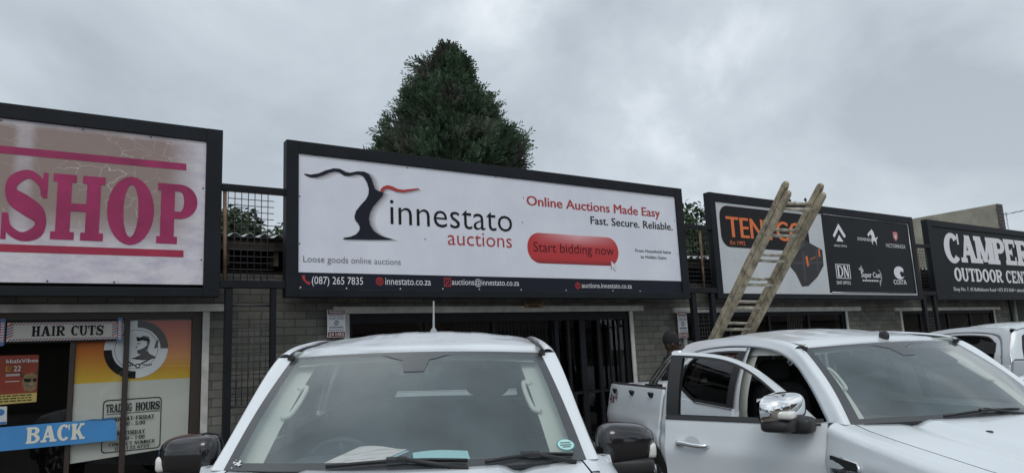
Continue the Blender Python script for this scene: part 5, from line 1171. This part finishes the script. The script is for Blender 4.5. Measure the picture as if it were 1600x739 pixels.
# ---- ladder
M_lad = mat('weathered_ladder_wood', (.39, .335, .235), .85, var=(11, .55, (.15, .125, .09)), bump=(50, .5))
M_rung = mat('worn_rung', (.44, .41, .34), .7, var=(20, .6, (.16, .14, .11)))
lt_, th_, sk_ = Vector((-.205, 4.10, 1.80)), R(43.5), R(2.7)
LA = Vector((math.sin(sk_), -math.cos(th_) * math.cos(sk_), math.sin(th_) * math.cos(sk_))); LN = Vector((0, -math.sin(th_), -math.cos(th_))); LW = LA.cross(LN)
if LW.x < 0: LW = -LW
foot = lt_ - LA * 1.345
rot2 = car2.matrix_world.to_3x3()
base_l = on_truck(car2, *(foot + LW * .17))
lad = thing('ladder', 'old paint-spattered wooden extension ladder leaning over the roof of the pickup', 'ladder', tuple(base_l))
def LP(t, a, n): return on_truck(car2, *(foot + LA * t + LW * a + LN * n))
RA, RN, RW = rot2 @ LA, rot2 @ LN, rot2 @ LW
LEN = 1.345 + 1.80
for sec, (n0, t0) in enumerate(((0.0, .05), (.072, 0.0))):
    for a in (.0, .345):
        w = MB()
        pr = []
        def sect(t, k):   # rounded top end
            return [LP(t, a - .017 * 1, n0 + .034 - .033 * k), LP(t, a + .017, n0 + .034 - .033 * k), LP(t, a + .017, n0 + .034 + .033 * k), LP(t, a - .017, n0 + .034 + .033 * k)]
        rows = [sect(t0, 1)] + [sect(t0 + (LEN - t0) * i / 14 - .03, 1) for i in range(1, 15)] + [sect(LEN - .012, .85), sect(LEN - (0 if sec else -.01), .5)]
        if sec == 1: rows = [[p - RA * .035 for p in r] if i > 13 else r for i, r in enumerate(rows)]
        vs = [p for r in rows for p in r]; fs = []
        for i in range(len(rows) - 1):
            for k in range(4): fs.append((i * 4 + k, i * 4 + (k + 1) % 4, i * 4 + 4 + (k + 1) % 4, i * 4 + 4 + k))
        fs += [(0, 3, 2, 1), tuple(len(vs) - 4 + k for k in range(4))]
        w.add(vs, fs); rl = bevel(w.build('rail', M_lad, lad, shift=tuple(base_l)), .005)
        w = MB()
        for j in range(10):
            t = LEN - .20 - j * .285 - sec * .012
            if t > t0 + .1: w.lathe(LP(t, a - .0175, n0 + .034), -RW, [(0, .008), (.002, .006), (.002, .0005)], 8)
        w.build('bolt_heads', M_rust, rl, shift=tuple(base_l))
    for j in range(11):
        t = LEN - .20 - j * .285 - sec * .012
        if t < t0 + .1: continue
        w = MB(); pts = [LP(t + random.uniform(-.002, .002), lerp(.018, .327, i / 4), n0 + .034) for i in range(5)]; w.tube(pts, [.013, .0145, .015, .0145, .013], 9); w.build('rung', M_rung, lad, shift=tuple(base_l))

# ---- bundle in the bed
def bundle(w):
    def f(u, v):
        a = 2 * math.pi * u; b = math.pi * (v - .5); d = Vector((math.cos(b) * math.cos(a), math.cos(b) * math.sin(a), math.sin(b)))
        k = 1 + .22 * mnoise.noise(d * 2.3) + .08 * mnoise.noise(d * 6); return (-.46 + .20 * d.x * k, 4.62 + .22 * d.y * k, 1.10 + .20 * d.z * k)
    w.grid(f, 28, 18)
bm_, t_, p_ = nodes_mat('patterned_cloth', .8); c_ = N('ShaderNodeTexCoord', t_); v_ = N('ShaderNodeTexVoronoi', t_); v_.inputs['Scale'].default_value = 14; t_.links.new(c_.outputs['Object'], v_.inputs['Vector'])
r_ = N('ShaderNodeValToRGB', t_); r_.color_ramp.interpolation = 'CONSTANT'; r_.color_ramp.elements[0].color = (.03, .035, .09, 1); r_.color_ramp.elements[1].position = .45; r_.color_ramp.elements[1].color = (.60, .60, .62, 1)
t_.links.new(v_.outputs['Distance'], r_.inputs[0]); t_.links.new(r_.outputs[0], p_.inputs['Base Color'])
loose('cloth_bundle', bundle, bm_, 'navy and white patterned cloth bundle in the bed by the chrome bar', 'bundle', car2)

# ================================================================== PERSON BEHIND THE TAILGATE
def make_person(px, py, pz, rz):
    pm = MB(); nu, nv = 16, 10
    unit = [(0, 0, -1)] + [(math.cos(math.pi * (j / nv - .5)) * math.cos(2 * math.pi * i / nu), math.cos(math.pi * (j / nv - .5)) * math.sin(2 * math.pi * i / nu), math.sin(math.pi * (j / nv - .5))) for j in range(1, nv) for i in range(nu)] + [(0, 0, 1)]
    uf = [(0, 1 + (i + 1) % nu, 1 + i) for i in range(nu)] + [(1 + j * nu + i, 1 + j * nu + (i + 1) % nu, 1 + (j + 1) * nu + (i + 1) % nu, 1 + (j + 1) * nu + i) for j in range(nv - 2) for i in range(nu)] + [(1 + (nv - 2) * nu + i, 1 + (nv - 2) * nu + (i + 1) % nu, 1 + (nv - 1) * nu) for i in range(nu)]
    def ball(c, r, sc=(1, 1, 1)): pm.add([(c[0] + q[0] * r * sc[0], c[1] + q[1] * r * sc[1], c[2] + q[2] * r * sc[2]) for q in unit], uf)
    def limb(pts, rs):
        for (a, b, ra, rb) in zip(pts, pts[1:], rs, rs[1:]):
            a, b = Vector(a), Vector(b); n = max(2, int((b - a).length / (min(ra, rb) * .45)))
            for i in range(n + 1): ball(a.lerp(b, i / n), lerp(ra, rb, i / n))
    # faces +x
    for sy in (-1, 1):
        limb([(0, sy * .09, .90), (.02, sy * .10, .48), (-.02, sy * .11, .09)], [.088, .062, .045]); limb([(-.05, sy * .11, .045), (.13, sy * .125, .035)], [.045, .036])
        el = (.06, sy * .255, 1.10) if sy > 0 else (.12, sy * .25, 1.12); ha = (.26, sy * .20, 1.02) if sy > 0 else (.30, sy * .17, 1.06)
        limb([(0, sy * .185, 1.415), el], [.068, .05]); limb([el, ha], [.048, .032])
        h = Vector(ha); d = (Vector(ha) - Vector(el)).normalized(); side = Vector((0, sy, 0)); up = d.cross(side).normalized()
        limb([h, h + d * .07], [.028, .033])
        for i, (o, l) in enumerate(((-.026, .066), (-.009, .076), (.009, .071), (.026, .056))):
            b0 = h + d * .085 + side * o; limb([b0, b0 + d * l * .5 - Vector((0, 0, .006)), b0 + d * l * .85 - Vector((0, 0, .028))], [.0095, .009, .0075])
        limb([h + d * .03 - side * .030, h + d * .07 - side * .055 - Vector((0, 0, .01)), h + d * .10 - side * .05 - Vector((0, 0, .02))], [.012, .010, .008])
    limb([(0, 0, .92), (-.005, 0, 1.12), (0, 0, 1.30), (0, 0, 1.42)], [.125, .13, .145, .09])
    for z, r in ((.95, .13), (1.10, .13), (1.25, .15), (1.36, .14)):
        ball((0, .06, z), r * .85); ball((0, -.06, z), r * .85)
    limb([(0, .06, 1.43), (0, .17, 1.42)], [.075, .068]); limb([(0, -.06, 1.43), (0, -.17, 1.42)], [.075, .068])
    limb([(0, 0, 1.44), (.02, 0, 1.56)], [.06, .055])
    hc = Vector((.035, 0, 1.645)); ball(hc, .098, (1.05, .82, 1.22)); ball(hc + Vector((.035, 0, -.055)), .062, (1.0, .85, 1.0))
    ball(hc + Vector((.112, 0, -.012)), .018, (1.1, .8, 1.3)); ball(hc + Vector((.098, 0, -.058)), .018, (.8, 1.5, .6)); ball(hc + Vector((.088, 0, .028)), .02, (.7, 2.6, .5))
    for sy in (-1, 1): ball(hc + Vector((-.005, sy * .083, -.005)), .026, (.8, .4, 1.2))
    me = bpy.data.meshes.new('person'); me.from_pydata(pm.v, [], pm.f); me.update()
    o = bpy.data.objects.new('person', me); COL.objects.link(o); r = o.modifiers.new('r', 'REMESH'); r.mode = 'VOXEL'; r.voxel_size = .0085; r.use_smooth_shade = True
    sm = o.modifiers.new('s', 'SMOOTH'); sm.iterations = 3
    dg = bpy.context.evaluated_depsgraph_get(); dg.update(); m2 = bpy.data.meshes.new_from_object(o.evaluated_get(dg)); o.modifiers.clear(); o.data = m2; bpy.data.meshes.remove(me)
    for m in (mat('dark_skin', (.045, .026, .018), .55), mat('dark_jacket', (.022, .020, .028), .85, bump=(30, .6)), mat('dark_trousers', (.02, .022, .03), .85), mat('shoe', (.015, .015, .015), .5)): m2.materials.append(m)
    for p in m2.polygons:
        c = p.center; i = 1
        if c.z > 1.505 or (c.x > .24 and .9 < c.z < 1.2): i = 0
        elif c.z < .085: i = 3
        elif c.z < .93 and abs(c.y) < .22 and c.x < .2: i = 2
        p.material_index = i; p.use_smooth = True
    o.location = (px, py, pz); o.rotation_euler = (0, 0, rz)
    tag(o, 'person in dark beanie and dark jacket standing behind the tailgate by the wall', 'person')
    w = MB()
    def cap(u, v):
        a = 2 * math.pi * u; b = lerp(-.12, .5, v) * math.pi; k = 1 + .015 * math.sin(a * 20) * (1 - v); z = math.sin(b) * .132; z += .0
        return (hc.x - .008 + .112 * math.cos(b) * math.cos(a) * k, .092 * math.cos(b) * math.sin(a) * k, hc.z + .040 + z * .92 - .02 * math.cos(a))
    w.grid(cap, 32, 14); w.build('beanie', mat('black_knit', (.012, .012, .014), .9, bump=(90, .8)), o)
    w = MB()
    for sy in (-1, 1):
        w = MB(); w.superell((hc.x + .090, sy * .033, hc.z + .008), (.010, .016, .008), 2.2, 10); w.build('eye', mat('eye_white', (.5, .48, .45), .3), o)
    w = MB(); w.tube([(.0 + .072 * math.cos(a), .082 * math.sin(a), 1.475 + .012 * math.cos(a)) for a in [2 * math.pi * i / 20 for i in range(20)]], .022, 8, closed=True); w.build('collar', mat('dark_jacket'), o)
    return o
make_person(6.63, 6.46, .11, R(-35)).scale = (.97, .97, .97)

# ================================================================== TREES
def foliage_mat(name, a, b, c):
    m, t, p = nodes_mat(name, .65); p.inputs['Specular IOR Level'].default_value = .25
    gi = N('ShaderNodeNewGeometry', t); r = N('ShaderNodeValToRGB', t); r.color_ramp.elements[0].color = (*a, 1); r.color_ramp.elements[1].color = (*b, 1); t.links.new(gi.outputs['Random Per Island'], r.inputs[0])
    tcn = N('ShaderNodeTexCoord', t); n = N('ShaderNodeTexNoise', t); n.inputs['Scale'].default_value = .75; n.inputs['Detail'].default_value = 3; t.links.new(tcn.outputs['Object'], n.inputs['Vector'])
    g_ = N('ShaderNodeMapRange', t); g_.inputs[1].default_value = .52; g_.inputs[2].default_value = .68; t.links.new(n.outputs['Fac'], g_.inputs[0])
    mi = N('ShaderNodeMix', t); mi.data_type = 'RGBA'; t.links.new(g_.outputs[0], mi.inputs[0]); t.links.new(r.outputs[0], mi.inputs[6]); mi.inputs[7].default_value = (*c, 1)
    n2 = N('ShaderNodeTexNoise', t); n2.inputs['Scale'].default_value = 2.2; n2.inputs['Detail'].default_value = 4; t.links.new(tcn.outputs['Object'], n2.inputs['Vector'])
    g2 = N('ShaderNodeMapRange', t); g2.inputs[1].default_value = .35; g2.inputs[2].default_value = .65; g2.inputs[3].default_value = .55; g2.inputs[4].default_value = 1.5; t.links.new(n2.outputs['Fac'], g2.inputs[0])
    mv = N('ShaderNodeMix', t); mv.data_type = 'RGBA'; mv.blend_type = 'MULTIPLY'; mv.inputs[0].default_value = 1; t.links.new(mi.outputs[2], mv.inputs[6]); t.links.new(g2.outputs[0], mv.inputs[7]); mi = mv
    t.links.new(mi.outputs[2], p.inputs['Base Color'])
    tl = N('ShaderNodeBsdfTranslucent', t); t.links.new(mi.outputs[2], tl.inputs[0]); ms = N('ShaderNodeMixShader', t); ms.inputs[0].default_value = .18
    o = t.nodes['Material Output']; t.links.new(p.outputs[0], ms.inputs[1]); t.links.new(tl.outputs[0], ms.inputs[2]); t.links.new(ms.outputs[0], o.inputs[0]); return m
M_conifer = foliage_mat('conifer_needles', (.034, .062, .040), (.095, .145, .085), (.085, .076, .070))
M_broad = foliage_mat('broad_leaves', (.028, .048, .026), (.065, .10, .045), (.045, .065, .034))
M_bark = mat('bark', (.09, .07, .055), .9, var=(8, .5), bump=(20, .8))
def sprays(w, c, d, L, n, wd, rnd):
    """one feathery shoot: slivers set along a short stem"""
    d = d.normalized(); s = d.orthogonal().normalized(); s = Matrix.Rotation(rnd.uniform(0, 6.28), 3, d) @ s; k = d.cross(s)
    for i in range(n):
        t = (i + .3) / n; b = c + d * (L * t); sg = 1 if i % 2 else -1
        q = (d * .9 + s * sg * rnd.uniform(.35, .85) + k * rnd.uniform(-.35, .35)).normalized(); l = L * rnd.uniform(.35, .6) * (1.15 - .6 * t); x = q.cross(k + d * .2).normalized() * wd * rnd.uniform(.7, 1.2)
        v0 = len(w.v); w.v += [tuple(b - x * .5), tuple(b + q * l * .55 - x), tuple(b + q * l), tuple(b + q * l * .5 + x)]
        w.f.append([v0, v0 + 1, v0 + 2, v0 + 3]); w.m.append(0); w.sm.append(False)
def conifer(name, label, bx, by, prof, nspray, seed):
    rnd = random.Random(seed); root = thing(name, label, 'tree', (bx, by, 0)); w = MB()
    zs = [p[0] for p in prof]; rx = Vector((.836, -.549, 0)); ry = Vector((.549, .836, 0))
    L_ = [(p[0], p[1]) for p in prof]; R_ = [(p[0], p[2]) for p in prof]
    cnt = 0
    while cnt < nspray:
        z = lerp(zs[0], zs[-1], rnd.random()); l, r = interp(z, L_), interp(z, R_)
        if rnd.random() > (l + r) / 5.2 + .05: continue
        a = rnd.uniform(0, 2 * math.pi); ca, sa = math.cos(a), math.sin(a); rad = (r if ca > 0 else l) * abs(ca) ** 2 + (l + r) / 2 * sa ** 2
        lump = 1 + .30 * mnoise.noise(Vector((ca * 1.6, sa * 1.6, z * 1.1 + seed))) + .13 * mnoise.noise(Vector((ca * 4, sa * 4, z * 2.6)))
        q = rad * lump * (1 - .45 * rnd.random() ** 2.2 if rnd.random() < .85 else rnd.uniform(.1, .7)) - .22
        if q < .02: q = .02
        c = rx * (ca * q) + ry * (sa * q) + Vector((0, 0, z - .26)); out = rx * ca + ry * sa
        d = out * rnd.uniform(.5, 1.1) + Vector((0, 0, rnd.uniform(.35, 1.1))) + Vector((rnd.gauss(0, .3), rnd.gauss(0, .3), 0))
        stray = rnd.random() < .10 and q > .6 * rad
        if stray: c = c + out * rnd.uniform(.05, .22); d = out * 1.2 + Vector((rnd.gauss(0, .25), rnd.gauss(0, .25), rnd.uniform(.2, .8)))
        sprays(w, c, d, rnd.uniform(.26, .48) * (1.25 if stray else 1), 9, .020 if stray else .030, rnd); cnt += 1
    w.build('crown', M_conifer, root)
    t = MB(); t.tube([(0, 0, 0), (.04, 0, 3), (0, .05, 6.5), (.03, 0, zs[-1] - .5)], [.24, .20, .12, .03], 10)
    for i in range(46):
        z = lerp(2.2, zs[-1] - .8, i / 46); a = i * 2.4; r = interp(z, R_) * .62; t.tube([(0, 0, z), (math.cos(a) * r * .5, math.sin(a) * r * .5, z + .12), (math.cos(a) * r, math.sin(a) * r, z + .45)], [.035, .025, .008], 5)
    t.build('trunk', M_bark, root); return root
K = .01882
def zz(y): return 1.70 + (553 - y) * K
prof = [(y, l, r) for y, l, r in ((500, 108, 122), (420, 125, 138), (340, 132, 138), (300, 133, 133), (255, 124, 126), (234, 116, 122), (220, 104, 110), (206, 96, 82), (188, 97, 80), (171, 92, 80), (150, 84, 72), (132, 84, 48), (118, 66, 40), (104, 64, 40), (90, 56, 38), (74, 30, 14), (66, 14, 7), (60, 3, 2), (54, 1, 1))]
conifer('conifer_tree', 'tall dark green cypress tree rising behind the white auction sign', 9.95, 18.0, [(zz(y) + .12, (l * (.86 if y < 175 else .93) + 1) * K, (r * (.88 if y < 175 else .95 if y < 215 else 1.0) + 2) * K) for y, l, r in prof], 14500, 5)
def broadleaf(name, label, bx, by, h, crown_r, crown_z, seed, nl=4200, leaf=.11):
    rnd = random.Random(seed); root = thing(name, label, 'tree', (bx, by, 0)); w = MB()
    lobes = [(Vector((rnd.gauss(0, .5) * crown_r, rnd.gauss(0, .5) * crown_r, crown_z + rnd.uniform(-.45, .5) * crown_r)), crown_r * rnd.uniform(.32, .55)) for _ in range(16)]
    for i in range(nl):
        c, r = lobes[i % len(lobes)]; d = Vector((rnd.gauss(0, 1), rnd.gauss(0, 1), rnd.gauss(0, 1))).normalized(); p = c + d * r * (1 - .5 * rnd.random() ** 2); p += Vector((rnd.gauss(0, .08), rnd.gauss(0, .08), rnd.gauss(0, .08)))
        x = Vector((rnd.gauss(0, 1), rnd.gauss(0, 1), rnd.gauss(0, .6))).normalized() * leaf * rnd.uniform(.6, 1.3); y = (x.cross(d + Vector((.1, 0, .3)))).normalized() * leaf * .55
        v0 = len(w.v); w.v += [tuple(p - x), tuple(p + y), tuple(p + x), tuple(p - y)]; w.f.append([v0, v0 + 1, v0 + 2, v0 + 3]); w.m.append(0); w.sm.append(False)
    w.build('crown', M_broad, root)
    t = MB(); t.tube([(0, 0, 0), (.05, .05, crown_z * .5), (0, 0, crown_z)], [.26, .2, .12], 10)
    for c, r in lobes[:10]: t.tube([(0, 0, crown_z * .55), tuple(c * .5 + Vector((0, 0, crown_z * .35))), tuple(c)], [.10, .06, .02], 6)
    t.build('trunk', M_bark, root); return root
broadleaf('leafy_tree', 'rounded leafy tree behind the tin roof, seen through the mesh beside the SHOP sign', 4.45, 26.2, 7, 2.1, 5.3, 11, 14000, .12)
broadleaf('leafy_tree', 'dark leafy tree seen in the gap right of the white auction sign', 21.9, 21.0, 8, 2.8, 5.7, 12, 20000, .13)
broadleaf('leafy_tree', 'leafy tree top just showing above the orange lettered sign', 25.0, 18.6, 8, 1.8, 5.45, 13, 12000, .12)

# ================================================================== ACROSS THE LOT (houses and trees added out of view, to fill mirror and glass reflections)
M_plaster = mat('cream_plaster', (.20, .18, .155), .9, var=(1.2, .2)); M_rtile = mat('brown_roof_tile', (.075, .048, .042), .85, var=(6, .4)); M_win = mat('dark_window', (.02, .022, .025), .1)
def house(label, x, y, wx, wy, hw, hr):
    root = thing('house', label, 'house', (x, y, 0), 0, 'added brown roofed houses across the lot'); w = MB(); w.box(-wx, wx, -wy, wy, 0, hw); w.build('wall', M_plaster, root)
    w = MB(); e = .5; w.add([(-wx - e, -wy - e, hw - .1), (wx + e, -wy - e, hw - .1), (wx + e, wy + e, hw - .1), (-wx - e, wy + e, hw - .1), (-wx + wy, 0, hw + hr), (wx - wy, 0, hw + hr)], [(0, 1, 5, 4), (2, 3, 4, 5), (1, 2, 5), (3, 0, 4), (0, 3, 2, 1)]); w.build('roof', M_rtile, root)
    n = int(wx / 1.6)
    for i in range(n):
        xc = -wx + (i + .5) * 2 * wx / n; w = MB(); w.box(xc - .6, xc + .6, wy + .003, wy + .05, 1.0 if i % 3 else .1, 2.2); w.build('window', M_win, root)
house('added long cream house with brown tiled roof, mirrored in the chrome wing mirror', 24, -30, 11, 5, 3.2, 2.6)
house('added cream house with brown tiled roof, unseen behind the camera', -6, -30, 10, 5, 3.2, 2.4)
house('added cream house with brown hipped roof across the lot, far right of the camera', 52, -26, 9, 5, 3.2, 2.6)
house('added wide cream house with brown roof across the lot, unseen, farthest to the right', 90, -34, 24, 5, 4.2, 3.0)  # added to keep bright sky out of the far panes
for i, (x, y, r) in enumerate(((10, -27, 2.6), (-22, -26, 3.2), (38, -24, 2.8))):
    broadleaf('leafy_tree', ['added leafy tree between the houses across the lot', 'added broad leafy tree across the lot beyond the barber shop', 'added leafy tree across the lot near the far house'][i], x, y, 8, r, 5.2, 30 + i, 2200, .2)
